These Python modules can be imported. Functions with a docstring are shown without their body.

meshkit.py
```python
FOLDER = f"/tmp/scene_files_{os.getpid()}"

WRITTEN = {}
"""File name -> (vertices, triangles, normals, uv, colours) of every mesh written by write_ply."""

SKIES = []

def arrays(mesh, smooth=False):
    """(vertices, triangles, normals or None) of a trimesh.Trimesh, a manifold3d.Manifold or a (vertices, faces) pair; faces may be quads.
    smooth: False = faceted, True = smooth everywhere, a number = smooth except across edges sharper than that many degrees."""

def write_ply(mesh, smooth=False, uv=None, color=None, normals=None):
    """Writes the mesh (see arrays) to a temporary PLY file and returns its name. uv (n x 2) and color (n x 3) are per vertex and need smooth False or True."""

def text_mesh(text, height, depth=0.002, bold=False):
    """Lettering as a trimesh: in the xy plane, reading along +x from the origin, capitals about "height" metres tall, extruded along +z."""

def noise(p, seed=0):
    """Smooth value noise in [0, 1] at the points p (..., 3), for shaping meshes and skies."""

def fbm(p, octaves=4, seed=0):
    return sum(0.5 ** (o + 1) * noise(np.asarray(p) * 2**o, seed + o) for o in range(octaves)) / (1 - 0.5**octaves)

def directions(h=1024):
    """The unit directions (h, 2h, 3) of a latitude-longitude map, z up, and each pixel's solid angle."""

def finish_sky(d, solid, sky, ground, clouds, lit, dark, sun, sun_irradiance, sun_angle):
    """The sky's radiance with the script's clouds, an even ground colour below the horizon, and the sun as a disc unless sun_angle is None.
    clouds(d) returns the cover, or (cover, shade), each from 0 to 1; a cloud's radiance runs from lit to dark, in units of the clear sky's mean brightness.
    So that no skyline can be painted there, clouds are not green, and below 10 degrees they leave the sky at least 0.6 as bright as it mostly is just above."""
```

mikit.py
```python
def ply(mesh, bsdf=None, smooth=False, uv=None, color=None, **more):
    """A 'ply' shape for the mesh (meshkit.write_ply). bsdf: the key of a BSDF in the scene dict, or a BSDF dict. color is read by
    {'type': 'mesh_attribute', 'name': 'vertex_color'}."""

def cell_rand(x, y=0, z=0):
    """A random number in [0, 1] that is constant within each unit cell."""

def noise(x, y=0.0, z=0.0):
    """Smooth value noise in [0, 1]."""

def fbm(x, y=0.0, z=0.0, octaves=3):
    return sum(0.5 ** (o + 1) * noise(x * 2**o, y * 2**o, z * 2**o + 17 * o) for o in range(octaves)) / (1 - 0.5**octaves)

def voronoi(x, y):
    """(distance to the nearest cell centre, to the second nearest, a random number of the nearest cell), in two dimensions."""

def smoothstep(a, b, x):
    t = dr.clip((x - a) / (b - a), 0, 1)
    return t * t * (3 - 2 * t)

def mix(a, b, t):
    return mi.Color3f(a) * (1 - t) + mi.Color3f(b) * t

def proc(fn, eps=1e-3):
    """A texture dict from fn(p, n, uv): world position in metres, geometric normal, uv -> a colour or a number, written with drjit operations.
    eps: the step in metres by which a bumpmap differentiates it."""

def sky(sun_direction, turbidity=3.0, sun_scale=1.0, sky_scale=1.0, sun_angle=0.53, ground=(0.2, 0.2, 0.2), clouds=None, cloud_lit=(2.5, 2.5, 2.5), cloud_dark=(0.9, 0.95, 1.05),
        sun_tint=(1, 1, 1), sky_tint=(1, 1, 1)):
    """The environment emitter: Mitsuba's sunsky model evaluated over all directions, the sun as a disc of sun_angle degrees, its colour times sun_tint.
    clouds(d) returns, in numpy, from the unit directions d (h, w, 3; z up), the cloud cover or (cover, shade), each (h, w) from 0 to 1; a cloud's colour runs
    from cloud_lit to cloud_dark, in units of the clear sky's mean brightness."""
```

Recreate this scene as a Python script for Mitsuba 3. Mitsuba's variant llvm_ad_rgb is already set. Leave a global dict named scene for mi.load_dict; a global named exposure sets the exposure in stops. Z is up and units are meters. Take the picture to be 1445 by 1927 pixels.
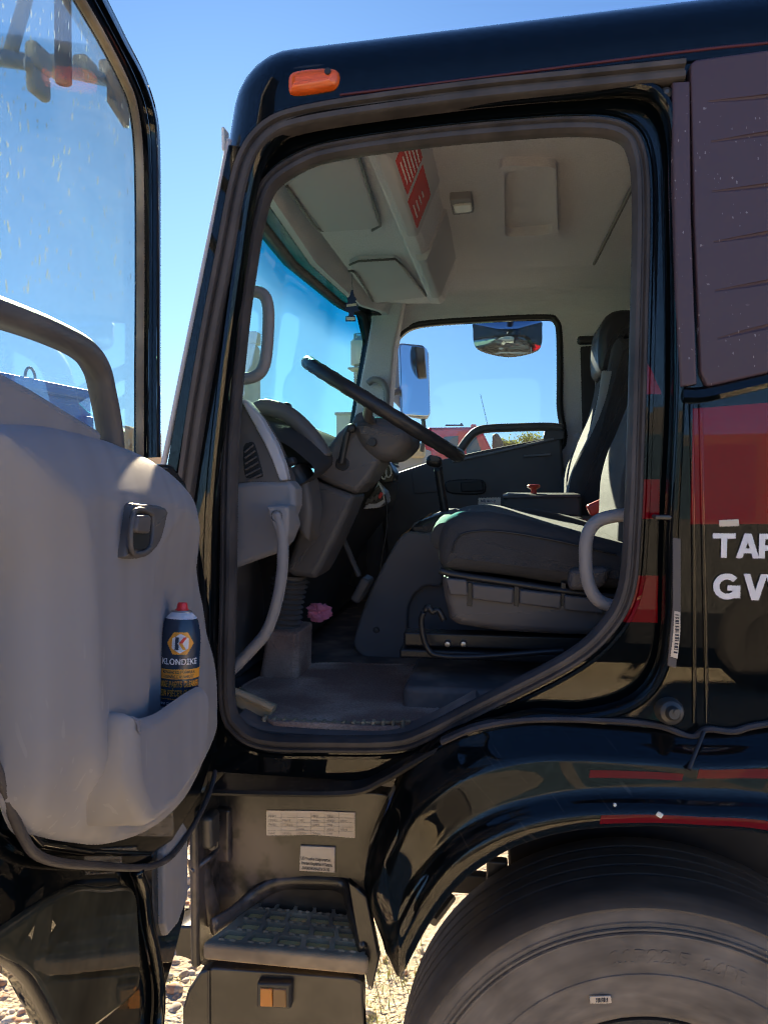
import math, random
import numpy as np, trimesh, manifold3d as m3, mitsuba as mi, drjit as dr, mikit, meshkit
from mikit import noise, fbm, smoothstep, mix, proc
from manifold3d import Manifold, CrossSection

# ------------------------------------------------------------------ camera, sky, exposure
T = mi.ScalarTransform4f
FOC, YAW, PIT = 1447.0, math.radians(8.8), -math.atan(66.5 / 1447)
C = np.array([0, -1.47, 1.78])                            # heights are measured from the yard level farther out; the truck stands in a shallow dip
GZ = -.125
F = np.array([-math.sin(YAW) * math.cos(PIT), math.cos(YAW) * math.cos(PIT), math.sin(PIT)])
R = np.array([math.cos(YAW), math.sin(YAW), 0.0]); U = np.cross(R, F)
exposure = 3.5
SUN = (-0.3000, 0.8640, 0.4050)                          # just behind the front roof corner of the cab
scene, labels = {}, {}
scene['camera'] = {'type': 'perspective', 'fov': 2 * math.degrees(math.atan(722.5 / FOC)), 'fov_axis': 'x', 'near_clip': 0.05, 'far_clip': 3000.0,
                   'to_world': T().look_at(origin=C.tolist(), target=(C + F).tolist(), up=[0, 0, 1])}
scene['sun_and_sky'] = mikit.sky(SUN, turbidity=1.8, sun_scale=1.35, sky_scale=0.43, sky_tint=(0.66, 0.90, 1.34), sun_tint=(0.95, 1.0, 1.06), ground=(0.30, 0.27, 0.22))
random.seed(7); RNG = np.random.default_rng(11)

# ------------------------------------------------------------------ helpers
def ray(px, py): return F + R * (px - 722.5) / FOC + U * (963.5 - py) / FOC
def at(px, py, y):                                       # the point of the upright plane y that the photograph shows there
    d = ray(px, py); return C + d * ((y - C[1]) / d[1])
TH = math.radians(80); HINGE = np.array([-.59, -.03, 0]); DE = np.array([math.cos(TH), -math.sin(TH), 0]); DN = np.array([math.sin(TH), math.cos(TH), 0])
def atd(px, py, d=0.0):                                  # the same for the open door's own plane: (along the door, height)
    r = ray(px, py); t = ((HINGE - C) @ DN + d) / (r @ DN); p = C + r * t
    return np.array([(p - HINGE) @ DE, p[2]])
def dpos(s, z, d): return HINGE + DE * s + DN * d + np.array([0, 0, z])

def add(key, mesh, mat, smooth=35, **kw):
    scene[key] = mikit.ply(mesh, mat, smooth=smooth, **kw); return key
def num(base):
    if not any(k == base or k.startswith(base + '__') for k in scene): return base
    i = 1
    while any(k == f'{base}_{i:03d}' or k.startswith(f'{base}_{i:03d}__') for k in scene): i += 1
    return f'{base}_{i:03d}'
def addn(base, mesh, mat, smooth=35): return add(num(base), mesh, mat, smooth)
def lab(key, label, cat=None, group=None, kind=None):
    d = {}
    if label: d['label'] = label
    if cat: d['category'] = cat
    if group: d['group'] = group
    if kind: d['kind'] = kind
    labels[key] = d

def cr(pts, n=8, closed=False):                          # Catmull-Rom through the points
    p = np.asarray(pts, float); N = len(p)
    if closed: g = lambda i: p[i % N]
    else:
        ext = np.vstack([2 * p[0] - p[1], p, 2 * p[-1] - p[-2]]); g = lambda i: ext[i + 1]
    out = []
    for i in range(N if closed else N - 1):
        a, b, c, d = g(i - 1), g(i), g(i + 1), g(i + 2)
        for k in range(n):
            t = k / n
            out.append(.5 * (2 * b + (c - a) * t + (2 * a - 5 * b + 4 * c - d) * t * t + (3 * b - a - 3 * c + d) * t ** 3))
    if not closed: out.append(p[-1])
    return np.array(out)
def fillet(pts, r, n=5):                                 # closed polygon with rounded corners
    p = np.asarray(pts, float); N = len(p); out = []
    rr = np.broadcast_to(r, (N,))
    for i in range(N):
        a, b, c = p[i - 1], p[i], p[(i + 1) % N]
        u, v = a - b, c - b; lu, lv = np.linalg.norm(u), np.linalg.norm(v)
        ang = math.acos(np.clip(u @ v / lu / lv, -1, 1)); q = min(rr[i] / max(math.tan(ang / 2), 1e-3), .48 * lu, .48 * lv)
        s, e = b + u / lu * q, b + v / lv * q
        for k in range(n + 1):
            t = k / n; out.append((1 - t) ** 2 * s + 2 * t * (1 - t) * b + t * t * e)
    return np.array(out)
def area2(p): x, y = p[:, 0], p[:, 1]; return .5 * np.sum(x * np.roll(y, -1) - y * np.roll(x, -1))
def clean(p):
    keep = np.linalg.norm(p - np.roll(p, 1, 0), axis=1) > 1e-5; return p[keep]
def offset(p, r):                                        # every vertex moved inwards by r (p counter-clockwise)
    a = p - np.roll(p, 1, 0); b = np.roll(p, -1, 0) - p
    a /= np.linalg.norm(a, axis=1, keepdims=True); b /= np.linalg.norm(b, axis=1, keepdims=True)
    n = np.stack([-(a + b)[:, 1], (a + b)[:, 0]], 1); n /= np.maximum(np.linalg.norm(n, axis=1, keepdims=True), 1e-6)
    ca = np.clip(np.sum(n * np.stack([-a[:, 1], a[:, 0]], 1), 1), .5, 1)
    return p + n * (r / ca)[:, None]
def slab(outline, depth, r=.004, steps=3, back=True, crown=0.0):
    """Closed plate in (u, v, w): the outline at w = 0 (front, edge rounded by r) down to w = depth."""
    p = clean(np.asarray(outline, float)); p = p if area2(p) > 0 else p[::-1]
    rings = [np.column_stack([p, np.full(len(p), depth)])]
    for k in range(steps + 1):
        a = k / steps * math.pi / 2
        q = offset(p, r * (1 - math.cos(a))) if r > 0 else p
        rings.append(np.column_stack([q, np.full(len(p), r * (1 - math.sin(a)))]))
    N = len(p); v = np.vstack(rings); f = []
    i = np.arange(N); j = (i + 1) % N
    for k in range(len(rings) - 1):
        a, b = k * N, (k + 1) * N
        f += [np.stack([a + i, a + j, b + j], 1), np.stack([a + i, b + j, b + i], 1)]
    tri = np.asarray(m3.triangulate([rings[-1][:, :2]])).reshape(-1, 3)
    f.append(tri + (len(rings) - 1) * N)
    if back: f.append(np.asarray(m3.triangulate([p])).reshape(-1, 3)[:, ::-1])
    return v, np.vstack(f)
def mesh_of(v, f): return trimesh.Trimesh(v, f, process=False)
def yslab(pxs, y0, y1, r=.004, smoothed=None, steps=3, raw=False, fil=0):
    """Plate facing the photographer at y0, reaching back to y1; outline given in photograph pixels on the plane y0 (or raw x, z)."""
    p = np.array(pxs, float) if raw else np.array([at(a, b, y0)[[0, 2]] for a, b in pxs])
    if smoothed: p = cr(p, smoothed, True)
    if fil: p = fillet(p, fil)
    v, f = slab(p, y1 - y0, r, steps)
    return mesh_of(np.column_stack([v[:, 0], y0 + v[:, 2], v[:, 1]]), f)
def dslab(pxs, d0, d1, r=.004, smoothed=None, steps=3, raw=True, fil=0):
    p = np.array(pxs, float) if raw else np.array([atd(a, b, d0) for a, b in pxs])
    if smoothed: p = cr(p, smoothed, True)
    if fil: p = fillet(p, fil)
    v, f = slab(p, d0 - d1, r, steps)
    w = HINGE + v[:, :1] * DE + (d0 - v[:, 2:3]) * DN + np.column_stack([np.zeros((len(v), 2)), v[:, 1]])
    m = mesh_of(w, f)
    return fix(m)
def fix(m):
    if m.volume < 0: m.invert()
    return m
def pslab(pts2, origin, ex, ey, depth, r=.003, fil=0, smoothed=None):
    """Plate in any plane: front face at origin + u ex + v ey, reaching back along -(ex x ey)."""
    p = np.array(pts2, float)
    if smoothed: p = cr(p, smoothed, True)
    if fil: p = fillet(p, fil)
    ex, ey = np.asarray(ex, float), np.asarray(ey, float); ex = ex / np.linalg.norm(ex); ey = ey - ex * (ey @ ex); ey = ey / np.linalg.norm(ey); ez = np.cross(ex, ey)
    v, f = slab(p, depth, r)
    return fix(mesh_of(np.asarray(origin) + v[:, :1] * ex + v[:, 1:2] * ey - v[:, 2:3] * ez, f))
def rect(w, h, cx=0, cy=0): return [(cx - w / 2, cy - h / 2), (cx + w / 2, cy - h / 2), (cx + w / 2, cy + h / 2), (cx - w / 2, cy + h / 2)]
def sweep(path, prof, ref, closed=False, caps=True):
    """prof: (a, b) pairs; a along the path's side vector (tangent x ref), b along ref."""
    p = np.asarray(path, float); ref = np.asarray(ref, float); ref = ref / np.linalg.norm(ref)
    t = (np.roll(p, -1, 0) - np.roll(p, 1, 0)) if closed else np.gradient(p, axis=0)
    s = np.cross(t, ref); s /= np.linalg.norm(s, axis=1, keepdims=True)
    prof = np.asarray(prof, float); K, N = len(prof), len(p)
    v = (p[:, None] + prof[None, :, :1] * s[:, None] + prof[None, :, 1:] * ref).reshape(-1, 3); f = []
    for i in range(N if closed else N - 1):
        a, b = i * K, ((i + 1) % N) * K
        for k in range(K):
            l = (k + 1) % K; f += [(a + k, b + k, b + l), (a + k, b + l, a + l)]
    if not closed and caps:
        tri = np.asarray(m3.triangulate([prof if area2(prof) > 0 else prof[::-1]])).reshape(-1, 3)
        if area2(prof) < 0: tri = K - 1 - tri
        f += [tuple(x) for x in tri] + [tuple(x + (N - 1) * K) for x in tri[:, ::-1]]
    m = mesh_of(v, np.array(f)); trimesh.repair.fix_normals(m); return fix(m)
def tube(path, rad, sides=14, closed=False, flat=1.0, ref=None):
    """Round bar along the path (radius a number or one per point); flat squeezes it along ref."""
    p = np.asarray(path, float); N = len(p); rad = np.broadcast_to(rad, (N,))
    t = (np.roll(p, -1, 0) - np.roll(p, 1, 0)) if closed else np.gradient(p, axis=0); t /= np.linalg.norm(t, axis=1, keepdims=True) + 1e-12
    n = np.zeros_like(p); r0 = np.asarray(ref if ref is not None else ([0, 0, 1] if abs(t[0][2]) < .9 else [1, 0, 0]), float)
    for i in range(N):
        r0 = (np.asarray(ref, float) if ref is not None else r0); r0 = r0 - t[i] * (r0 @ t[i]); r0 /= np.linalg.norm(r0); n[i] = r0
    b = np.cross(t, n); a = np.arange(sides) * 2 * np.pi / sides
    v = (p[:, None] + rad[:, None, None] * (np.cos(a)[None, :, None] * n[:, None] * flat + np.sin(a)[None, :, None] * b[:, None])).reshape(-1, 3); f = []
    for i in range(N if closed else N - 1):
        x, y = i * sides, ((i + 1) % N) * sides
        for k in range(sides):
            l = (k + 1) % sides; f += [(x + k, x + l, y + l), (x + k, y + l, y + k)]
    if not closed:
        v = np.vstack([v, p[0], p[-1]]); z = N * sides
        for k in range(sides):
            l = (k + 1) % sides; f += [(z, l, k), (z + 1, (N - 1) * sides + k, (N - 1) * sides + l)]
    return fix(mesh_of(v, np.array(f)))
def lathe(prof, origin, axis, n=64):
    """prof: (radius, along) pairs from the start to the end of the axis."""
    prof = np.asarray(prof, float); axis = np.asarray(axis, float); axis /= np.linalg.norm(axis)
    e = np.cross(axis, [0, 0, 1] if abs(axis[2]) < .9 else [1, 0, 0]); e /= np.linalg.norm(e); g = np.cross(axis, e)
    a = np.arange(n) * 2 * np.pi / n; K = len(prof)
    v = (np.asarray(origin) + prof[:, None, 1:] * axis + prof[:, None, :1] * (np.cos(a)[None, :, None] * e + np.sin(a)[None, :, None] * g)).reshape(-1, 3); f = []
    for i in range(K - 1):
        for k in range(n):
            l = (k + 1) % n; f += [(i * n + k, i * n + l, i * n + n + l), (i * n + k, i * n + n + l, i * n + n + k)]
    m = mesh_of(v, np.array(f)); return fix(m)
def rbox(c, size, r=.01, rot=None, seg=12):
    c, h = np.asarray(c, float), np.asarray(size, float) / 2 - r
    s = Manifold.sphere(r, seg)
    m = Manifold.batch_hull([s.translate([h[0] * x, h[1] * y, h[2] * z]) for x in (-1, 1) for y in (-1, 1) for z in (-1, 1)])
    t = mtri(m)
    if rot is not None: t.vertices = t.vertices @ np.asarray(rot).T
    t.vertices = t.vertices + c; return t
def mtri(m): q = m.to_mesh(); return mesh_of(np.array(q.vert_properties[:, :3], float), np.array(q.tri_verts))
def rotm(axis, deg): return trimesh.transformations.rotation_matrix(math.radians(deg), axis)[:3, :3]
def cat(*ms): return trimesh.util.concatenate(list(ms))
def hull_spheres(items, seg=24):
    return Manifold.batch_hull([Manifold.sphere(r, seg).translate(list(map(float, c))) for c, r in items])
def prism_y(poly, y0, y1):                               # solid over an (x, z) polygon
    p = np.asarray(poly, float); p = p if area2(p) > 0 else p[::-1]
    q = np.column_stack([p[:, 0], -p[:, 1]])[::-1]       # extruded along z, then turned so that z -> y
    m = Manifold.extrude(CrossSection([q]), y1 - y0)
    return m.transform(np.array([[1, 0, 0, 0], [0, 0, 1, y0], [0, -1, 0, 0]], float))
def prism_x(poly, x0, x1):                               # solid over a (y, z) polygon
    p = np.asarray(poly, float); p = p if area2(p) > 0 else p[::-1]
    m = Manifold.extrude(CrossSection([p]), x1 - x0)
    return m.transform(np.array([[0, 0, 1, x0], [1, 0, 0, 0], [0, 1, 0, 0]], float))
def grid_mesh(P):
    """P (a, b, 3) -> one sheet"""
    a, b = P.shape[:2]; i, j = np.meshgrid(np.arange(a - 1), np.arange(b - 1), indexing='ij'); q = i * b + j
    f = np.concatenate([np.stack([q, q + 1, q + b + 1], -1).reshape(-1, 3), np.stack([q, q + b + 1, q + b], -1).reshape(-1, 3)])
    return mesh_of(P.reshape(-1, 3), f)
def text_on(text, height, origin, ex, ey, bold=True, depth=.0012, width=None):
    m = meshkit.text_mesh(text, height, depth, bold)
    ex, ey = np.asarray(ex, float), np.asarray(ey, float); ez = np.cross(ex, ey)
    v = np.array(m.vertices)
    if width: v[:, 0] *= width / v[:, 0].max()
    m.vertices = np.asarray(origin) + v[:, :1] * ex + v[:, 1:2] * ey + v[:, 2:3] * ez
    return fix(m)
XW, ZW, YW = np.array([1., 0, 0]), np.array([0, 0, 1.]), np.array([0, 1., 0])

# ------------------------------------------------------------------ materials
def mat(key, base, rough=.5, spec=.5, coat=0, coat_g=.9, sheen=0, metal=0, bump=None, bscale=.001, two=True, eps=1e-3):
    col = base if isinstance(base, dict) else {'type': 'rgb', 'value': list(map(float, base))}
    b = {'type': 'principled', 'base_color': col, 'roughness': rough if isinstance(rough, dict) else float(rough), 'specular': float(spec), 'metallic': float(metal)}
    if coat: b |= {'clearcoat': float(coat), 'clearcoat_gloss': float(coat_g)}
    if sheen: b |= {'sheen': float(sheen)}
    if bump is not None: b = {'type': 'bumpmap', 'arbitrary': proc(bump, eps), 'scale': float(bscale), 'bsdf': b}
    scene[key] = {'type': 'twosided', 'bsdf': b} if two else b
    return key

def livery(p, n, uv):                                    # black cab with red bands as painted on it, road film lower down
    z, x, y = p.z, p.x, p.y
    side = (y < .035) & (x > .338)
    far = (y > 1.90) & (x > -.28) & (x < .35) & (z < 2.35)
    red = far | side & (z > 1.690 + .01 * x) & (z < 1.905 + .07 * (x - .36))
    jamb = (y > .030) & (y < .08) & (x > .15) & (x < .292)
    red |= jamb & (z > 1.700) & (z < 1.775)
    red |= jamb & (z > 1.502) & (z < 1.592)
    red |= jamb & (z > 1.935) & (z < 1.94 + (.292 - x) * 2.1)
    c = dr.select(red, mi.Color3f(.36, .003, .016), mi.Color3f(.0045, .008, .011))
    film = smoothstep(1.6, 1.05, z) * (.15 + .85 * fbm(x * 9, y * 9, z * 5, 3)) * .014 + .004 * smoothstep(.60, .75, noise(x * 60, y * 60, z * 25))
    film += smoothstep(.80, .88, noise((x + z) * 170, (x - z) * 11, 3.3)) * smoothstep(1.40, 1.15, z) * smoothstep(.3, .6, noise(x * 6, z * 6, 9.1)) * .10
    return mix(c, mi.Color3f(.34, .28, .21), film)
scene['paint'] = {'type': 'twosided', 'bsdf': {'type': 'plastic', 'int_ior': 1.5, 'diffuse_reflectance': proc(livery), 'nonlinear': True}}
def paint_d(p, n, uv):
    a = fbm(p.x * 7, p.y * 7, p.z * 7, 4)
    s = noise(p.x * 90, p.y * 90, p.z * 14)
    film = smoothstep(.42, .78, a) * .15 + smoothstep(.7, .9, s) * .06 * noise(p.x * 8, p.y * 8, p.z * 8) + .012
    blot = smoothstep(.16, .05, dr.sqrt(dr.square((p.x + .55) * 1.2) + dr.square(p.z - .93)) + .10 * (a - .5)) * smoothstep(.25, .6, fbm(p.x * 30, p.y * 30, p.z * 22, 4)) * .30
    return mix(mix(mi.Color3f(.010, .010, .011), mi.Color3f(.33, .27, .20), film), mi.Color3f(.34, .25, .23), blot)
mat('paint_dusty', proc(paint_d), .32, .5, .6, .9)
def olive_reflection_d(p, n, uv):  # olive ground reflection painted into the colour of the black door
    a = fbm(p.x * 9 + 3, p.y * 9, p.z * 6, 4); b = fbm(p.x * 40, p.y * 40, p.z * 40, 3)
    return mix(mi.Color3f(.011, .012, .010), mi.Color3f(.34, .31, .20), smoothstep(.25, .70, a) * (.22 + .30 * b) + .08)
scene['paint_olive_reflection'] = {'type': 'twosided', 'bsdf': {'type': 'plastic', 'int_ior': 1.5, 'diffuse_reflectance': proc(olive_reflection_d), 'nonlinear': True}}
def panel_c(p, n, uv):
    v = noise(p.x * 300 + p.z * 40, p.y * 50, p.z * 130); w = fbm(p.x * 9 + 5, p.y, p.z * 6, 2)
    speck = smoothstep(.84, .90, v) * smoothstep(.40, .62, w)
    return mix(mi.Color3f(.058, .036, .046), mi.Color3f(.50, .46, .48), speck * .3) * 1.35
mat('side_plastic', proc(panel_c), .42, .5)
scene['red_film'] = {'type': 'twosided', 'bsdf': {'type': 'plastic', 'int_ior': 1.45, 'diffuse_reflectance': {'type': 'rgb', 'value': [.30, .004, .014]}, 'nonlinear': True}}
def rub(p, n, uv):
    return mix(mi.Color3f(.026, .024, .026), mi.Color3f(.22, .19, .185), .42 * fbm(p.x * 25, p.y * 25, p.z * 10, 3))
mat('rubber', proc(rub), .55, .4)
mat('red_dull', (.10, .022, .028), .4, .4)
mat('rubber_clean', (.016, .016, .018), .45, .45)
fine = lambda p, n, uv: fbm(p.x * 900, p.y * 900, p.z * 900, 2)
def trim_c(p, n, uv):
    a = fbm(p.x * 6, p.y * 6, p.z * 3, 3); sc = smoothstep(.78, .84, noise(p.x * 190 + p.z * 30, p.y * 190, p.z * 16)) * smoothstep(.55, .7, noise(p.x * 5, p.y * 5, p.z * 4 + 3))
    st_ = .93 + .14 * noise(p.x * 55 + p.y * 55, 0.0, p.z * 2.2)
    low = smoothstep(1.46, 1.24, p.z) * fbm(p.x * 14, p.y * 14, p.z * 9, 3)
    c = mix(mi.Color3f(.245, .236, .252), mi.Color3f(.30, .29, .305), a)
    return mix(mix(c * st_, mi.Color3f(.50, .49, .47), sc * .15), mi.Color3f(.42, .35, .26), low * .45)
mat('trim_grey', proc(trim_c), .55, .4, bump=fine, bscale=.0004)
mat('trim_light', (.27, .255, .26), .5, .45)
def dark_c(p, n, uv): return mix(mi.Color3f(.085, .080, .084), mi.Color3f(.14, .125, .118), fbm(p.x * 12, p.y * 12, p.z * 12, 3))
mat('trim_dark', proc(dark_c), .45, .45, bump=fine, bscale=.0004)
mat('box_grey', (.075, .085, .08), .5, .4)
mat('dash_dark', (.040, .038, .040), .5, .4, bump=fine, bscale=.0004)
mat('trim_black', (.024, .024, .027), .4, .5)
def liner_c(p, n, uv):
    a = fbm(p.x * 4, p.y * 4, p.z * 4, 3); w = noise(p.x * 420, p.y * 420, p.z * 420)
    return mix(mi.Color3f(.57, .555, .59), mi.Color3f(.63, .615, .645), a) * (.9 + .2 * w)
mat('headliner', proc(liner_c), .95, .15, sheen=.3)
mat('visor_cloth', (.50, .49, .52), .9, .2)
def fab(p, n, uv):
    w = noise(p.x * 500, p.y * 500, p.z * 500); a = fbm(p.x * 10, p.y * 10, p.z * 10, 3)
    return mix(mi.Color3f(.030, .030, .035), mi.Color3f(.095, .092, .092), a * .6 + w * .25)
mat('fabric', proc(fab), .9, .2, sheen=.8, bump=lambda p, n, uv: noise(p.x * 700, p.y * 700, p.z * 700), bscale=.0006)
mat('fabric_grey', (.30, .30, .30), .9, .2, sheen=.8)
def plas(p, n, uv): return mix(mi.Color3f(.085, .078, .082), mi.Color3f(.135, .12, .115), fbm(p.x * 9, p.y * 9, p.z * 9, 3))
mat('seat_plastic', proc(plas), .45, .45, bump=fine, bscale=.0003)
def carpet(p, n, uv):
    a = fbm(p.x * 8, p.y * 8, p.z * 8, 4); w = noise(p.x * 350, p.y * 350, p.z * 350)
    return mix(mi.Color3f(.28, .175, .14), mi.Color3f(.55, .41, .33), smoothstep(.3, .8, a)) * (.75 + .5 * w)
mat('mat_dusty', proc(carpet), .9, .2, bump=lambda p, n, uv: noise(p.x * 450, p.y * 450, p.z * 450), bscale=.0012)
def floor_c(p, n, uv): return mix(mi.Color3f(.12, .105, .105), mi.Color3f(.34, .26, .22), smoothstep(.4, .8, fbm(p.x * 11, p.y * 11, p.z * 11, 4)))
mat('floor_vinyl', proc(floor_c), .6, .35)
def eng_c(p, n, uv): return mix(mi.Color3f(.16, .16, .18), mi.Color3f(.23, .21, .21), fbm(p.x * 7, p.y * 7, p.z * 7, 3))
mat('cover_vinyl', proc(eng_c), .6, .35)
mat('metal', (.55, .55, .56), .35, .5, metal=1)
mat('metal_dark', (.10, .095, .09), .45, .5, metal=.6)
mat('silver', (.46, .46, .50), .35, .5, coat=.5)
mat('mirror_glass', (.86, .88, .92), .03, .5, metal=1)
mat('mirror_shell', (.42, .42, .40), .4, .5)
mat('amber', (.88, .125, .012), .18, .5, 1.0, .97)
mat('amber_dark', (.17, .085, .03), .3, .5, .5)
mat('amber_dim', (.50, .17, .018), .25, .5, .6)
mat('white_print', (.86, .84, .84), .35, .4)
mat('white_lens', (.75, .76, .72), .3, .5)
mat('red_plastic', (.62, .045, .03), .3, .5, .5)
mat('red_label', (.60, .05, .055), .4, .5)
mat('label_white', proc(lambda p, n, uv: mix(mi.Color3f(.72, .62, .50), mi.Color3f(.42, .34, .27), smoothstep(.45, .8, fbm(p.x * 25, p.y * 25, p.z * 40, 4)) * .4)), .5, .35)
mat('ink', (.05, .05, .06), .6, .3)
mat('faint_ink', (.30, .25, .20), .6, .3)
mat('ink_blue', (.03, .05, .13), .5, .3)
mat('pink', (.85, .28, .42), .8, .2)
mat('can_navy', (.012, .032, .070), .25, .5, .8)
mat('can_white', (.74, .74, .80), .3, .5, .5)
mat('can_orange', (.84, .36, .045), .35, .5, .4)
mat('can_red', (.75, .035, .04), .3, .5, .3)
mat('wood', (.45, .22, .10), .5, .4)
def tyre_c(p, n, uv):
    r = dr.sqrt(dr.square(p.x - .315) + dr.square(p.z - .42)); ang = dr.atan2(p.z - .42, p.x - .315)
    a = fbm(ang * 6, r * 60, p.y * 40, 4); b = fbm(p.x * 20, p.y * 20, p.z * 20, 3)
    side = smoothstep(.530, .50, r)
    return mix(mi.Color3f(.028, .026, .027), mi.Color3f(.335, .295, .26), (.27 + .55 * side) * (.35 + .75 * a) * (.55 + .6 * b))
mat('tyre', proc(tyre_c), .75, .3)
def step_c(p, n, uv): return mix(mi.Color3f(.21, .165, .12), mi.Color3f(.44, .345, .235), smoothstep(.3, .8, fbm(p.x * 14, p.y * 14, p.z * 14, 4)))
mat('step_plastic', proc(step_c), .75, .15)
def pan_c(p, n, uv): return mix(mi.Color3f(.70, .47, .17), mi.Color3f(.80, .60, .28), fbm(p.x * 30, p.y * 30, p.z * 30, 4))
mat('step_pan', proc(pan_c), .9, .05)
mat('glass_pane', (1, 1, 1))
scene['glass_pane'] = {'type': 'thindielectric', 'int_ior': 1.5, 'specular_transmittance': {'type': 'rgb', 'value': [.55, .68, .76]}}
CLEAN = {'type': 'thindielectric', 'int_ior': 1.5, 'specular_transmittance': {'type': 'rgb', 'value': [.62, .80, .82]}}
scene['glass_door'] = {'type': 'blendbsdf', 'weight': proc(lambda p, n, uv: .030 + .05 * fbm(p.y * 14, p.z * 9, p.x * 14, 3) * smoothstep(1.7, 2.2, p.z) + .06 * smoothstep(2.05, 2.6, p.z)), 'clean': CLEAN, 'film': {'type': 'principledthin', 'base_color': {'type': 'rgb', 'value': [.80, .92, .94]}, 'roughness': .9, 'diff_trans': 1.6}}
def band(p, n, uv):
    t = smoothstep(2.30, 2.43, p.z + .02 * dr.square(p.y - .95))
    return mix(mi.Color3f(.46, .83, .82), mi.Color3f(.01, .34, .48), t)
scene['glass_windshield'] = {'type': 'thindielectric', 'int_ior': 1.5, 'specular_transmittance': proc(band)}
scene['dust'] = {'type': 'principledthin', 'base_color': {'type': 'rgb', 'value': [.95, .94, .90]}, 'roughness': .8, 'diff_trans': 1.8}

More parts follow.
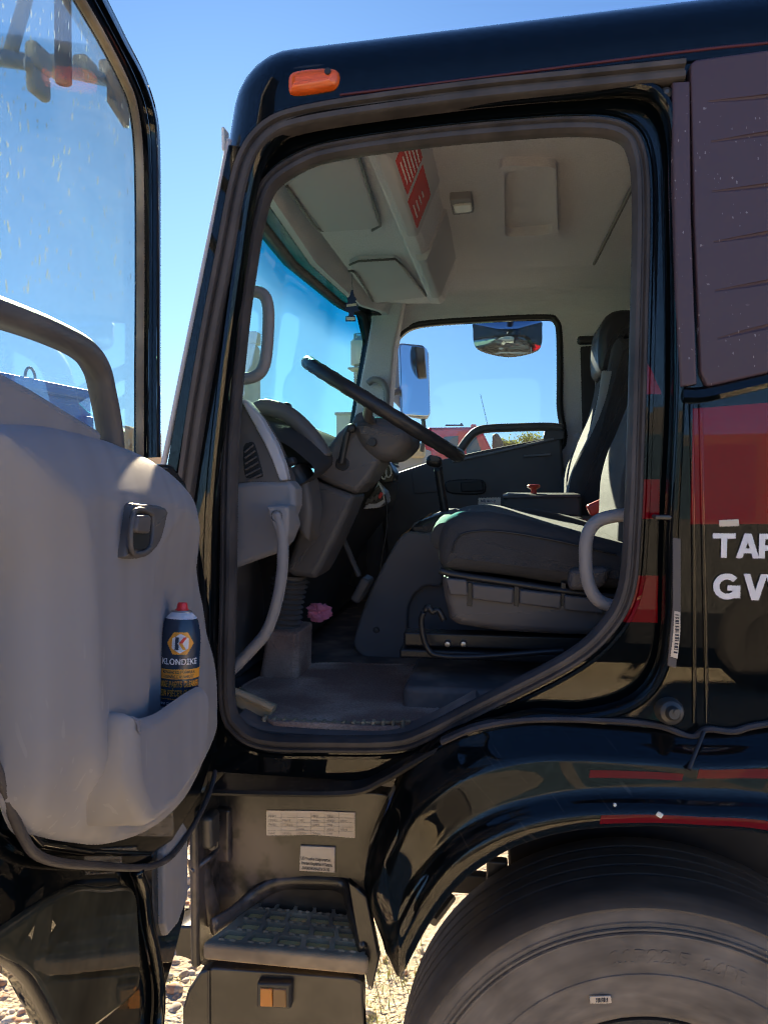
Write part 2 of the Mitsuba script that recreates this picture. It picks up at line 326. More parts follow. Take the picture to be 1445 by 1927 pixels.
# ------------------------------------------------------------------ the setting: ground
def ground_c(p, n, uv):
    a = fbm(p.x * 1.2, p.y * 1.2, 0, 4); b = fbm(p.x * 60, p.y * 60, 0, 3); v = noise(p.x * 220, p.y * 220)
    c = mix(mi.Color3f(.46, .38, .27), mi.Color3f(.60, .52, .40), a)
    return c * (.62 + .5 * b + .2 * v)
mat('gravel_ground', proc(ground_c), .95, .1, bump=lambda p, n, uv: fbm(p.x * 70, p.y * 70, 0, 3), bscale=.012)
def ring_sheet():
    rr = np.concatenate([[0], np.geomspace(.5, 900, 60)]); aa = np.arange(96) * 2 * np.pi / 96
    P = np.stack([rr[:, None] * np.cos(aa), rr[:, None] * np.sin(aa), np.zeros((len(rr), 96))], -1)
    P = np.concatenate([P, P[:, :1]], 1)
    d = rr[:, None]; P[..., 2] = GZ * (1 - np.clip((d - 4.2) / 3, 0, 1) ** 2 * (3 - 2 * np.clip((d - 4.2) / 3, 0, 1))) + np.where(d < 30, (meshkit.fbm(P * [1.1, 1.1, 0], 3) - .5) * .03, 0) - .0
    return grid_mesh(P[:, ::-1])
add('ground', ring_sheet(), 'gravel_ground', True); lab('ground', 'pale sandy gravel yard under and around the truck', kind='structure')
def peb_c(p, n, uv):
    h = mikit.cell_rand(p.x * 28, p.y * 28, 3); g = mikit.cell_rand(p.x * 28, p.y * 28, 8)
    c = mix(mi.Color3f(.30, .23, .17), mi.Color3f(.62, .57, .50), h)
    return mix(c, mi.Color3f(.42, .24, .15), smoothstep(.7, .9, g)) * (.8 + .4 * fbm(p.x * 120, p.y * 120, p.z * 120, 2))
mat('pebble', proc(peb_c), .8, .25)
def pebbles():
    ico = trimesh.creation.icosphere(1); V, Fc = np.array(ico.vertices), np.array(ico.faces); vs, fs = [], []
    n = 15000; x = RNG.uniform(-4.2, .3, n); y = RNG.uniform(-.8, 4.4, n)
    den = np.clip((x + 4.2) / 1.2, 0, 1) * np.clip((y + .8) / 1.1, 0, 1) * np.clip((4.4 - y) / 1.2, 0, 1)
    keep = ((x < -.62 + .12 * (y - 1)) & (RNG.random(n) < den)) | (RNG.random(n) < .10 * den); x, y = x[keep], y[keep]; k = len(x)
    s = np.exp(RNG.normal(math.log(.014), .35, k)).clip(.006, .032); s[x > -.6] *= .6
    sc = np.stack([s * RNG.uniform(.9, 1.5, k), s * RNG.uniform(.7, 1.1, k), s * RNG.uniform(.5, .8, k)], 1); a = RNG.uniform(0, 6.28, k)
    bump = 1 + (RNG.random((k, len(V), 1)) - .5) * .22
    W = V[None] * sc[:, None] * bump; ca, sa = np.cos(a)[:, None], np.sin(a)[:, None]
    X = np.stack([W[..., 0] * ca - W[..., 1] * sa + x[:, None], W[..., 0] * sa + W[..., 1] * ca + y[:, None], W[..., 2] + sc[:, None, 2] * .45 + GZ], -1)
    return mesh_of(X.reshape(-1, 3), (Fc[None] + (np.arange(k) * len(V))[:, None, None]).reshape(-1, 3))
add('pebbles', pebbles(), 'pebble', True); lab('pebbles', 'rounded river pebbles scattered thickly over the yard in front of the truck', 'gravel', kind='stuff')
scene['grass_blade'] = {'type': 'twosided', 'bsdf': {'type': 'principled', 'base_color': {'type': 'rgb', 'value': [.36, .37, .12]}, 'roughness': .6}}
def tuft(cx, cy, n, spread, h):
    ms = []
    for _ in range(n):
        x, y = RNG.normal(cx, spread), RNG.normal(cy, spread); a, l, b = RNG.uniform(0, 6.28), h * RNG.uniform(.5, 1.2), RNG.uniform(.1, .8)
        d = np.array([math.cos(a), math.sin(a), 0]); s = np.array([-d[1], d[0], 0]) * .0022
        q = [np.array([x, y, GZ]) + d * l * b * t * t + np.array([0, 0, l * t * (1 - .3 * b * t)]) for t in (0, .5, 1)]
        ms.append(mesh_of(np.array([q[0] - s, q[0] + s, q[1] - s * .8, q[1] + s * .8, q[2]]), np.array([[0, 1, 3], [0, 3, 2], [2, 3, 4]])))
    return cat(*ms)
g0 = at(722, 1900, 0)
def gp(px, py): d = ray(px, py); return C + d * ((GZ - C[2]) / d[2])
gA = gp(700, 1900); add('grass', cat(tuft(gA[0], gA[1] + .25, 150, .10, .045), tuft(*gp(705, 1915)[:2], 60, .05, .035), tuft(*gp(316, 1860)[:2], 40, .03, .03)), 'grass_blade', False)
lab('grass', 'small yellow-green grass tufts in the gravel behind the step', 'grass', kind='stuff')

# ------------------------------------------------------------------ the truck: cab shell
OPEN = [(437, 1310), (440, 1100), (452, 830), (470, 620), (486, 500), (500, 420), (524, 350), (570, 306), (640, 285), (800, 262), (960, 247), (1090, 240), (1158, 250), (1188, 290), (1196, 390),
        (1192, 600), (1186, 820), (1180, 980), (1168, 1110), (1134, 1185), (1060, 1245), (900, 1327), (800, 1378), (740, 1396), (620, 1398), (510, 1394), (458, 1368)]
RECESS = [(396, 1560), (392, 1150), (398, 930), (424, 680), (448, 500), (470, 350), (500, 270), (562, 228), (700, 205), (900, 182), (1080, 166), (1190, 160), (1244, 182), (1270, 260), (1276, 480), (1276, 740),
          (1264, 1000), (1258, 1180), (1240, 1270), (1190, 1325), (1100, 1350), (1000, 1350), (880, 1380), (790, 1450), (760, 1500), (740, 1560)]
OPEN = [(a - 15 if a < 530 and 330 < b < 1000 else a - 8 if a < 530 else a + 7 if a > 1150 and b < 1150 else a, b) for a, b in OPEN]      # the rubber stands this much into the clear opening
open_xz = cr([at(a, b, .05)[[0, 2]] for a, b in OPEN], 5, True)
rec_xz = cr([at(a, b, .0)[[0, 2]] for a, b in RECESS], 5, True)
def shell(inset, z0, zt, xr):
    it = []
    for y, dx, dz in ((0, 0, 0), (.40, -.085, .028), (.975, -.115, .04), (1.55, -.085, .028), (1.95, 0, 0)):
        e = 0 if y in (0, 1.95) else .3
        yy = lambda b: (inset + b) if y == 0 else (1.95 - inset - b) if y == 1.95 else y
        r = .10
        rb = .04
        it += [((-.70 + inset + rb + dx, yy(rb), z0 + rb), rb), ((-.685 + inset + r + dx, yy(r), 1.80), r), ((xr - rb, yy(rb), z0 + rb), rb), ((xr - r, yy(r), 1.9), r)]
        q = .145 - .3 * inset
        it += [((-.575 + inset + q + dx, yy(q + .02), zt - q + dz), q), ((xr - q, yy(q + .02), zt - q + dz + (.06 if inset == 0 else 0)), q)]
    return hull_spheres(it, 40)
outer = shell(0, 1.16, 2.672, 1.65)
inner = shell(.075, 1.20, 2.575, 1.0)
far_open = [(728, 890), (733, 760), (742, 660), (752, 632), (790, 612), (900, 603), (1020, 598), (1045, 606), (1052, 640), (1052, 760), (1048, 850), (900, 880)]
far_xz = cr([at(a, b, 1.87)[[0, 2]] for a, b in far_open], 5, True)
ws = fillet([(.115, 1.78), (1.835, 1.78), (1.825, 2.36), (1.74, 2.465), (.21, 2.465), (.125, 2.36)], .05)
ccw = lambda p: p if area2(p) > 0 else p[::-1]
open_big = offset(clean(ccw(open_xz)), -.05)
body = outer - inner - prism_y(rec_xz, -1, .045) - prism_y(open_xz, -1, .3) - prism_y(open_big, .062, .3) - prism_y(far_xz, 1.6, 2.5) - prism_x(ws, -2, -.36)
add('truck__cab', mtri(body), 'paint', 28)
lab('truck', 'black and red cab-over truck with its driver door swung open towards the camera', 'truck')
# interior lining just inside the shell: headliner and side walls
lin_o, lin_i = shell(.077, 1.21, 2.573, .995), shell(.095, 1.225, 2.552, .96)
lining = lin_o - lin_i - prism_y(open_big, -1, .4) - prism_y(far_xz, 1.6, 2.5) - prism_x(ws, -2, -.36)
upper = lining ^ Manifold.cube([6, 6, 2]).translate([-3, -2, 1.80])
lower = lining ^ Manifold.cube([6, 6, 1]).translate([-3, -2, .80])
add('truck__headliner', mtri(upper), 'headliner', 30)
add('truck__interior_wall', mtri(lower), 'trim_dark', 30)

def ypath(pxs, y, n=6, closed=False): return cr([at(a, b, y) for a, b in pxs], n, closed)
# door opening seal: ridged rubber bulb round the opening
o3 = np.column_stack([open_xz[:, 0], np.full(len(open_xz), .05), open_xz[:, 1]])
o3 = o3 if area2(o3[:, [0, 2]]) < 0 else o3[::-1]
sealp = [(.020, .012), (.020, -.004), (.017, -.011), (.012, -.012), (.008, -.006), (.005, -.006), (.002, -.015), (-.005, -.015), (-.009, -.006), (-.012, .0), (-.012, .012), (-.009, .018), (-.001, .018), (.0, .012)]
add('truck__cab__door_seal', sweep(o3, sealp, YW, True), 'rubber', 40)
# painted flange round the door recess
fl_xz = cr([at(a, b, .0)[[0, 2]] for a, b in [(392, 1420)] + RECESS[1:-3]], 5)[::-1]
r3 = np.column_stack([fl_xz[:, 0], np.full(len(fl_xz), .001), fl_xz[:, 1]])
if np.cross(r3[1] - r3[0], YW)[0] * 0 + 1: r3 = r3[::-1]
add('truck__cab__door_flange', sweep(r3, [(.012, .012), (.012, -.002), (.007, -.008), (0, -.009), (-.006, -.005), (-.009, .004), (-.010, .02), (0, .03)], YW), 'paint', 40)
o4 = o3.copy(); cen = o4.mean(0)
add('truck__cab__opening_flange', sweep(o3, [(.036, .002), (.031, -.010), (.025, -.011), (.0215, .0), (.0215, .02), (.031, .02)], YW, True), 'paint', 40)
# drip rail rubber and A pillar moulding
rail = ypath([(338, 985), (352, 900), (372, 760), (398, 610), (425, 470), (448, 350), (470, 285), (510, 240), (570, 218), (700, 196), (900, 170), (1100, 150), (1288, 131)], -.004, 8)
prof = [(-.019, .03), (-.019, -.002), (-.014, -.009), (-.005, -.010), (-.003, -.002), (.003, -.002), (.006, -.012), (.014, -.013), (.019, -.006), (.019, .03)]
add('truck__cab__drip_rail', sweep(rail, prof, YW), 'rubber', 40)
add('truck__cab__roof_moulding', tube(ypath([(640, 178), (900, 146), (1290, 96), (1445, 80), (1600, 62)], .001, 6), .0028, 8), 'red_dull', True)
pil = ypath([(308, 990), (322, 905), (345, 770), (372, 630), (402, 480), (425, 360), (442, 275)], -.006, 6)
add('truck__cab__pillar_moulding', sweep(pil, [(-.016, .05), (-.016, .004), (-.010, -.005), (.010, -.005), (.015, .004), (.015, .05)], YW), 'paint', 40)
pil2 = ypath([(284, 1000), (296, 930), (316, 835), (342, 705), (376, 540), (405, 400), (421, 320), (431, 262)], .004, 6)
add('truck__cab__sunlit_edge_line', tube(pil2, .006, 10), 'silver', True)  # silver line stands in for sunlight glancing along the pillar edge
add('truck__cab__pillar_tab', rbox(at(424, 265, .01), (.006, .03, .045), .003), 'white_lens')
# rubber strip down the rear edge of the door recess, and grooved plastic panel behind it
add('truck__cab__pillar_strip', yslab([(1266, 152), (1299, 150), (1301, 400), (1312, 722), (1280, 728), (1272, 560), (1266, 300)], -.012, .03, .006), 'side_plastic', 40)
def side_panel():
    p = np.array([at(a, b, -.010)[[0, 2]] for a, b in [(1299, 118), (1311, 110), (1445, 92), (1700, 62), (1720, 640), (1445, 702), (1330, 728), (1318, 700), (1306, 400)]])
    m = yslab(fillet(p, .008), -.010, .03, .005, raw=True)
    return m
sp = Manifold(m3.Mesh(np.asarray(side_panel().vertices, np.float32), np.asarray(side_panel().faces, np.uint32)))
GRO = [((1333, 190), (1445, 180), (1700, 150)), ((1338, 266), (1445, 250), (1700, 215)), ((1340, 360), (1445, 348), (1700, 318)), ((1343, 455), (1445, 438), (1700, 395)), ((1345, 547), (1445, 530), (1700, 485)), ((1350, 637), (1445, 614), (1700, 560))]
for g in GRO:
    pth = ypath(g, -.011, 10); rad = np.linspace(0.0012, .0042, len(pth)).clip(0, .0038)
    t = tube(pth, rad * 1.9, 8)
    sp = sp - Manifold(m3.Mesh(np.asarray(t.vertices, np.float32), np.asarray(t.faces, np.uint32)))
add('truck__cab__side_panel', mtri(sp), 'side_plastic', 30)
add('truck__cab__panel_ledge', sweep(ypath([(1285, 742), (1330, 740), (1445, 714), (1700, 655)], -.008, 6), [(-.014, .03), (-.014, 0), (-.006, -.008), (.008, -.004), (.014, .006), (.014, .03)], YW), 'paint', 40)
for xa, xb in ((1318, 1330), (1300, 1306)):
    add(num('truck__cab__panel_seam'), tube(ypath([(xa, 760), (xa + 4, 1000), (xb, 1360)], .001, 6), .0045, 10), 'paint', True)
# roof lamp
lc = [(541, 136), (556, 126), (600, 121), (628, 123), (636, 135), (632, 155), (618, 164), (565, 172), (543, 170), (539, 155)]
add('truck__roof_lamp__base', yslab([(588 + (a - 588) * 1.07, 149 + (b - 149) * 1.14) for a, b in lc], .030, .12, .006, smoothed=4), 'trim_black', 40)
add('truck__roof_lamp__lens', yslab(lc, .004, .06, .018, smoothed=4, steps=5), 'amber', 50)
lp = at(617, 134, .004); add('truck__roof_lamp__screw', lathe([(0, 0), (.006, 0), (.006, .006), (0, .006)], lp + [0, .002, 0], [0, -1, 0], 16), 'trim_black', 30)
for i, (a, b) in enumerate([(1253, 175), (378, 1113)]):
    addn('truck__cab__bolt', lathe([(0, .008), (.004, .008), (.006, .005), (.010, .003), (.010, -.01)], at(a, b, .0 if i == 0 else .044), [0, -1, 0], 20), 'metal_dark', 30)
# check-strap pin and striker on the jamb
st = at(1262, 972, .03)
add('truck__cab__striker', cat(tube(np.array([st + [-.03, 0, 0], st + [-.03, -.03, 0], st + [0, -.034, 0], st + [.004, 0, 0]]), .0045, 8), rbox(st + [.006, -.006, -.03], (.016, .012, .09), .004)), 'metal_dark')
add('truck__cab__label_strip', yslab([(1266, 1012), (1281, 1014), (1281, 1150), (1272, 1258), (1256, 1253), (1266, 1140)], -.0115, .0, .001), 'seat_plastic')
add('truck__cab__barcode_label', yslab([(1269, 1150), (1280, 1152), (1280, 1190), (1275, 1240), (1262, 1236), (1267, 1190)], -.0130, -.0112, .0005), 'label_white')
for k in range(14):
    a, b = 1270.5 - max(0, k - 8) * .6, 1156 + k * 5.4
    addn('truck__cab__barcode_bar', yslab([(a, b), (a + 7, b + .8), (a + 7, b + 2.6 + (k % 3)), (a, b + 1.9 + (k % 3))], -.0138, -.0128, 0), 'ink')
pin = at(1262, 1340, -.02)
add('truck__cab__mount_plug', cat(lathe([(0, .03), (.009, .03), (.012, .024), (.013, .014), (.020, .010), (.024, 0), (.026, -.03)], pin, [0, -1, .15], 32), lathe([(0, .034), (.006, .034), (.006, .026)], pin + [.004, 0, .004], [0, -1, .15], 6)), 'metal_dark', 35)

# lettering on the rear quarter (heavy sans capitals, runs on past the frame)
def heavy(txt, x, y0, h, wst):
    """Capitals drawn as flat-ended strokes; x, y0 in metres on the plane of the cab side."""
    from shapely.geometry import LineString, Polygon, box
    from shapely import union_all
    out, q = [], wst / 2
    def ln(*p): return LineString(p).buffer(q, cap_style='flat', join_style='mitre', mitre_limit=3)
    for ch in txt:
        if ch == 'T': g = union_all([box(x, y0 + h - wst * .95, x + .88 * h, y0 + h), box(x + .44 * h - q, y0, x + .44 * h + q, y0 + h)]); w = .86
        if ch == 'A': g = union_all([ln((x + .02 * h + q, y0 - .2 * h), (x + .52 * h, y0 + h * 1.04), (x + 1.02 * h - q, y0 - .2 * h)), box(x + .22 * h, y0 + .2 * h, x + .82 * h, y0 + .2 * h + wst * .85)]).intersection(box(x - h, y0, x + 2 * h, y0 + h)); w = .98
        if ch == 'R': g = union_all([box(x, y0, x + wst, y0 + h), LineString([(x + q, y0 + h - q), (x + .5 * h, y0 + h - q), (x + .66 * h, y0 + h * .86), (x + .70 * h, y0 + h * .72), (x + .66 * h, y0 + h * .55), (x + .5 * h, y0 + .42 * h), (x + q, y0 + .42 * h)]).buffer(q, cap_style='flat'), ln((x + .45 * h, y0 + .45 * h), (x + .78 * h, y0 - .1 * h)).intersection(box(x, y0, x + h, y0 + h))]); w = .84
        if ch == 'E': g = union_all([box(x, y0, x + wst, y0 + h)] + [box(x, y0 + k, x + .66 * h, y0 + k + wst * .9) for k in (0, h * .41, h - wst * .9)]); w = .72
        if ch == 'V': g = ln((x + q * .9, y0 + 1.2 * h), (x + .47 * h, y0 - .04 * h), (x + .94 * h - q * .9, y0 + 1.2 * h)).intersection(box(x - h, y0, x + 2 * h, y0 + h)); w = .86
        if ch == 'W': g = ln((x + q, y0 + 1.1 * h), (x + .36 * h, y0), (x + .66 * h, y0 + h), (x + .96 * h, y0), (x + 1.32 * h - q, y0 + 1.1 * h)).intersection(box(x - h, y0, x + 2 * h, y0 + h)); w = 1.3
        if ch == 'G':
            t = np.radians(np.linspace(42, 345, 30)); g = union_all([LineString([(x + .5 * h + (.5 * h - q) * math.cos(a), y0 + .5 * h + (.5 * h - q) * math.sin(a)) for a in t]).buffer(q, cap_style='flat'), box(x + .52 * h, y0 + .34 * h, x + .98 * h, y0 + .34 * h + wst * .9), box(x + .98 * h - wst * .9, y0 + .06 * h, x + .98 * h, y0 + .5 * h)]); w = 1.08
        out += [trimesh.creation.extrude_polygon(k, .002, engine='earcut') for k in getattr(g, 'geoms', [g])]; x += (w - .03) * h
    m = cat(*out); v = np.array(m.vertices); m.vertices = np.column_stack([v[:, 0], -.0035 - v[:, 2], v[:, 1]]); return fix(m)
for key, txt, px, py, hp in (('truck__lettering', 'TARE', 1337, 1049, 46), ('truck__lettering_001', 'GVW', 1338, 1127, 49)):
    o = at(px + 2, py, 0); add(key, heavy(txt, o[0], o[2], hp / FOC * 1.40, hp / FOC * 1.40 * .225), 'white_print', False)
lab('truck__lettering', 'white capital letters TARE, upper line on the black side')
lab('truck__lettering_001', 'white capital letters GVW, lower line on the black side')
add('truck__reflector_patch', yslab([(1353, 979), (1390, 977), (1391, 990), (1354, 991)], -.0022, .0, .0005), 'label_white')

# ------------------------------------------------------------------ below the cab: step well, step, fender, wheel
add('truck__step_well', yslab([(398, 1494), (700, 1492), (760, 1500), (740, 1640), (690, 1760), (600, 1740), (400, 1745)], .10, .14, .004), 'paint_dusty', 40)
add('truck__step_well__sill_lip', sweep(ypath([(396, 1490), (520, 1493), (660, 1492), (720, 1470), (790, 1430), (880, 1385)], .0, 6), [(-.006, .12), (-.006, -.004), (0, -.008), (.006, -.004), (.007, .12)], YW), 'paint_dusty', 40)
add('truck__step_well__side_wall', cat(rbox(at(392, 1600, .06), (.02, .16, .42), .008), rbox(at(415, 1570, .095), (.05, .02, .12), .008)), 'paint_dusty')
add('truck__placard', yslab([(501, 1526), (600, 1527), (668, 1530), (668, 1578), (590, 1572), (501, 1573)], .097, .101, .0005), 'label_white')
lab('truck__placard', 'faded cream vehicle data placard with rows of small print')
random.seed(3)
for row in range(5):
    for col, (c0, c1) in enumerate([(505, 527), (531, 556), (562, 582), (586, 606), (615, 634), (640, 664)]):
        if random.random() < .22: continue
        y0 = 1533 + row * 8.2 + (c0 - 500) * .012
        addn('truck__placard__print', text_on(''.join(random.choice('0123456789') for _ in range(5)), .0042, at(c0, y0 + 4, .0965), XW, ZW, False, .0004, width=(c1 - c0) / 1447 * 1.57 * random.uniform(.5, .9)), 'faint_ink', False)
for c in (529, 559, 584, 610, 637):
    addn('truck__placard__rule', yslab([(c, 1530), (c + .7, 1530), (c + .7, 1571), (c, 1571)], .0965, .0975, 0), 'faint_ink')
for r_ in (1538, 1547, 1555, 1563):
    addn('truck__placard__rule', yslab([(503, r_), (666, r_ + 2), (666, r_ + 2.5), (503, r_ + .5)], .0965, .0975, 0), 'faint_ink')
add('truck__warning_label', yslab([(565, 1593), (630, 1596), (630, 1644), (563, 1640)], .094, .101, .002), 'label_white')
lab('truck__warning_label', 'small torn white sticker with three lines of print')
for k, (t, w) in enumerate([('UD Trucks Corporation', 60), ('Emission Regulation of Canada', 62), ('JNABSSA0 NA602 34 30', 56)]):
    addn('truck__warning_label__print', text_on(t, .006, at(566 + k, 1618 + 9 * k, .0938), XW, ZW, True, .0006, width=w / 1447 * 1.57), 'ink', False)
# step
def step():
    out = []
    y0, y1, zt = -.03, .10, None
    Z = at(540, 1790, -.03)[2] + .005
    fl, frt = at(396, 1770, -.03)[0], at(684, 1795, -.03)[0]
    bl, br = at(490, 1690, .11)[0], at(650, 1690, .11)[0]
    return Z, fl, frt, bl, br
SZ, sfl, sfr, sbl, sbr = step()
def sx(u, v):                                            # u across 0..1, v from the front edge 0 to the back 1
    return (sfl + (sbl - sfl) * v ** .8) * (1 - u) + (sfr + (sbr - sfr) * v) * u
def spt(u, v, dz=0): return np.array([sx(u, v), -.03 + .15 * v, SZ + dz + .012 * v])
def bar(a, b, w, h, matk, key):
    a, b = np.asarray(a), np.asarray(b); d = b - a; L = np.linalg.norm(d); d = d / L; s = np.cross(ZW, d); s /= np.linalg.norm(s)
    m = rbox([0, 0, 0], (L, w, h), min(.003, h / 2.2, w / 2.2), None, 8); m.vertices = (a + b) / 2 + m.vertices[:, :1] * d + m.vertices[:, 1:2] * s + m.vertices[:, 2:3] * ZW
    return m
add('truck__step__front_edge', rbox([(sfl + sfr) / 2, -.036, SZ - .014], (sfr - sfl + .02, .022, .034), .008, rotm([0, 1, 0], -.2)), 'step_plastic')
add('truck__step__pan', grid_mesh(np.array([[spt(u, v, -.009) for v in np.linspace(0, 1, 8)] for u in np.linspace(0, 1, 10)])), 'step_pan', True)
def lattice_top():
    from shapely.geometry import Polygon
    from shapely import union_all
    P2 = lambda u, v: spt(u, v)[:2]
    outline = [P2(u, -.02) for u in np.linspace(-.01, 1.01, 12)] + [P2(1.02, v) for v in np.linspace(.1, 1, 8)] + [P2(u, 1.03) for u in np.linspace(1, 0, 8)] + [P2(-.02, v) for v in np.linspace(.95, .05, 8)]
    g = Polygon(outline).buffer(0); vs = [.03, .26, .50, .74, .97]; us = np.linspace(.0, 1.0, 6)
    for i in range(5):
        for j in range(4):
            sh = .04 * (j % 2); a, b = us[i] + .018 + sh, us[i + 1] - .018 + sh; c, d = vs[j] + .03, vs[j + 1] - .03; b = min(b, .985)
            if b - a < .05: continue
            g = g.difference(Polygon([P2(a, c), P2(b, c), P2(b, d), P2(a, d)]).buffer(-.004).buffer(.004))
    m = trimesh.creation.extrude_polygon(g, .013, engine='earcut'); v = np.array(m.vertices)
    t = np.clip((v[:, 1] + .03) / .15, 0, 1); m.vertices = np.column_stack([v[:, 0], v[:, 1], SZ - .012 + v[:, 2] + .012 * t]); return m
add('truck__step__tread', lattice_top(), 'step_plastic', False)
for i in range(5):
    for j in range(4):
        us = .2 * i + .1 + .04 * (j % 2); v = (.03, .26, .50, .74)[j] - .005
        if us > .95: continue
        addn('truck__step__cleat', cat(bar(spt(us - .06, v, .002), spt(us - .015, v, .002), .006, .007, None, None), bar(spt(us + .015, v, .002), spt(us + .06, v, .002), .006, .007, None, None)), 'step_plastic')
hoop = cr([at(a, b, y) for a, b, y in [(400, 1745, .0), (440, 1720, .05), (475, 1690, .09), (520, 1665, .105), (580, 1660, .105), (645, 1668, .10), (662, 1720, .05), (684, 1790, -.02)]], 6)
add('truck__step__surround', tube(hoop, .010, 12, flat=1.8, ref=[0, 0, 1]), 'paint_dusty', True)
add('truck__step__side_plate', cat(yslab([(655, 1660), (690, 1690), (705, 1760), (714, 1805), (700, 1865), (690, 1850), (678, 1800)], -.02, -.004, .004), yslab([(590, 1816), (640, 1820), (637, 1850), (592, 1850)], .02, .05, .004)), 'paint_dusty', 40)
add('truck__step__bracket', cat(yslab([(325, 1745), (395, 1745), (400, 1815), (430, 1800), (400, 1820), (330, 1800)], .05, .12, .006), tube(cr([at(372, 1610, .03), at(380, 1660, .03), at(398, 1730, .05)], 4), .022, 12), tube(cr([at(360, 1640, -.02), at(400, 1610, .02), at(410, 1595, .06)], 4), .006, 8)), 'paint_dusty', 40)
add('truck__check_link', cat(rbox(at(395, 1560, .03), (.03, .05, .07), .01), lathe([(0, .012), (.007, .012), (.009, 0), (.012, 0), (.012, -.02)], at(400, 1590, .03), [.2, -1, 0], 20)), 'metal_dark')
# air dam under the step with its marker lamp
add('truck__air_dam', yslab([(343, 1990), (343, 1900), (352, 1868), (376, 1832), (400, 1822), (550, 1832), (664, 1842), (683, 1850), (686, 1990)], -.005, .02, .006), 'paint_dusty', 40)
add('truck__air_dam__crease', tube(np.array([at(393, 1826, -.006), at(394, 1990, -.006)]), .0035, 8), 'paint_dusty', True)
add('truck__marker_lamp__housing', yslab([(483, 1850), (548, 1852), (547, 1902), (482, 1898)], -.022, .0, .006, fil=.006), 'trim_black', 40)
add('truck__marker_lamp__lens', yslab([(489, 1862), (512, 1863), (512, 1897), (489, 1896)], -.026, -.01, .003), 'amber_dim', 40)
add('truck__marker_lamp__reflector', yslab([(513, 1863), (538, 1864), (538, 1898), (513, 1897)], -.025, -.01, .003), 'amber_dark', 40)

# fender: two-step flare over the wheel, lofted between the cab seam and the lip
top = cr([at(a, b, 0.0)[[0, 2]] for a, b in [(683, 1660), (692, 1600), (720, 1530), (765, 1450), (830, 1395), (900, 1368), (1000, 1353), (1100, 1358), (1230, 1368), (1330, 1376), (1445, 1366), (1700, 1340)]], 8)
lip = cr([at(a, b, -.06)[[0, 2]] for a, b in [(735, 1842), (752, 1838), (775, 1790), (810, 1725), (862, 1655), (920, 1608), (985, 1574), (1080, 1550), (1190, 1542), (1300, 1545), (1445, 1560), (1700, 1640)]], 8)
W = [(-.02, .03), (0, .012), (.03, -.004), (.12, -.020), (.24, -.046), (.30, -.054), (.36, -.0575), (.55, -.065), (.64, -.0695), (.69, -.075), (.74, -.088), (.80, -.096), (.86, -.099), (.93, -.099), (.98, -.095), (1.0, -.086), (1.0, -.06), (.99, .0), (.97, .12), (.95, .28)]
def interp(w):
    ws_ = np.array([a for a, b in W]); return None
P = np.array([[[top[i][0] * (1 - w) + lip[i][0] * w, y * min(1, .35 + i / 22) if y < 0 else y, top[i][1] * (1 - w) + lip[i][1] * w] for w, y in W] for i in range(len(top))])
# a finer profile so that the reflections bend smoothly
def refine_profile(P, n=3):
    return np.array([cr(q, n) for q in P])
fen = grid_mesh(refine_profile(P)); add('truck__fender', fix(fen), 'paint', 45)
def fender_pt(px, w):                                    # point on the fender by where along it and how far down
    xs = at(px, 1500, -.05)[0]; i = np.argmin([abs(top[i][0] * (1 - w) + lip[i][0] * w - xs) for i in range(len(top))])
    return i, cr(P[i], 3)
def stripe(p0, p1, w0, w1, lift=.0015):
    rows = []
    for i in range(len(top)):
        xs = top[i][0] * (1 - .5 * (w0 + w1)) + lip[i][0] * .5 * (w0 + w1)
        if at(p0, 1450, -.05)[0] <= xs <= at(p1, 1450, -.05)[0]:
            q = P[i]; ws_ = [a for a, b in W[:16]]
            row = []
            for w in np.linspace(w0, w1, 6):
                row.append([np.interp(w, ws_, q[:16, c]) - (lift if c == 1 else 0) + (lift * .7 if c == 2 else 0) for c in range(3)])
            rows.append(row)
    return grid_mesh(np.array(rows))
add('truck__fender__stripe', stripe(1100, 1288, .42, .50), 'red_film', True)
add('truck__fender__stripe_001', stripe(1120, 1690, .835, .93), 'red_film', True)
add('truck__fender__stripe_002', stripe(1305, 1690, .36, .46), 'red_film', True)
add('truck__fender__seam', tube(np.array([at(1324, 1378, -.022), at(1296, 1448, -.072)]), .004, 8), 'trim_black', True)
add('truck__fender__edge_strip', sweep(ypath([(830, 1397), (900, 1369), (1000, 1354), (1150, 1356), (1240, 1366), (1300, 1386), (1330, 1372), (1380, 1376), (1445, 1362), (1700, 1338)], -.004, 6), [(-.004, .02), (-.005, -.006), (0, -.010), (.005, -.006), (.004, .02)], YW), 'rubber', 40)
add('truck__fender__wheelhouse', yslab([(.0, 1.30), (.02, .80), (.3, .45), (1.6, .45), (1.6, 1.30)], .40, .45, .01, raw=True), 'trim_black', 40)
add('truck__fender__liner', fix(grid_mesh(np.array([[[q[0], y, q[1] + .05] for y in (-.02, .2, .5)] for q in lip]))), 'trim_black', True)
add('truck__fender__chip', cat(rbox(at(1241, 1534, -.103), (.011, .003, .009), .0015, rotm([0, 1, 0], 30)), rbox(at(1157, 1515, -.101), (.005, .003, .006), .001)), 'white_lens')

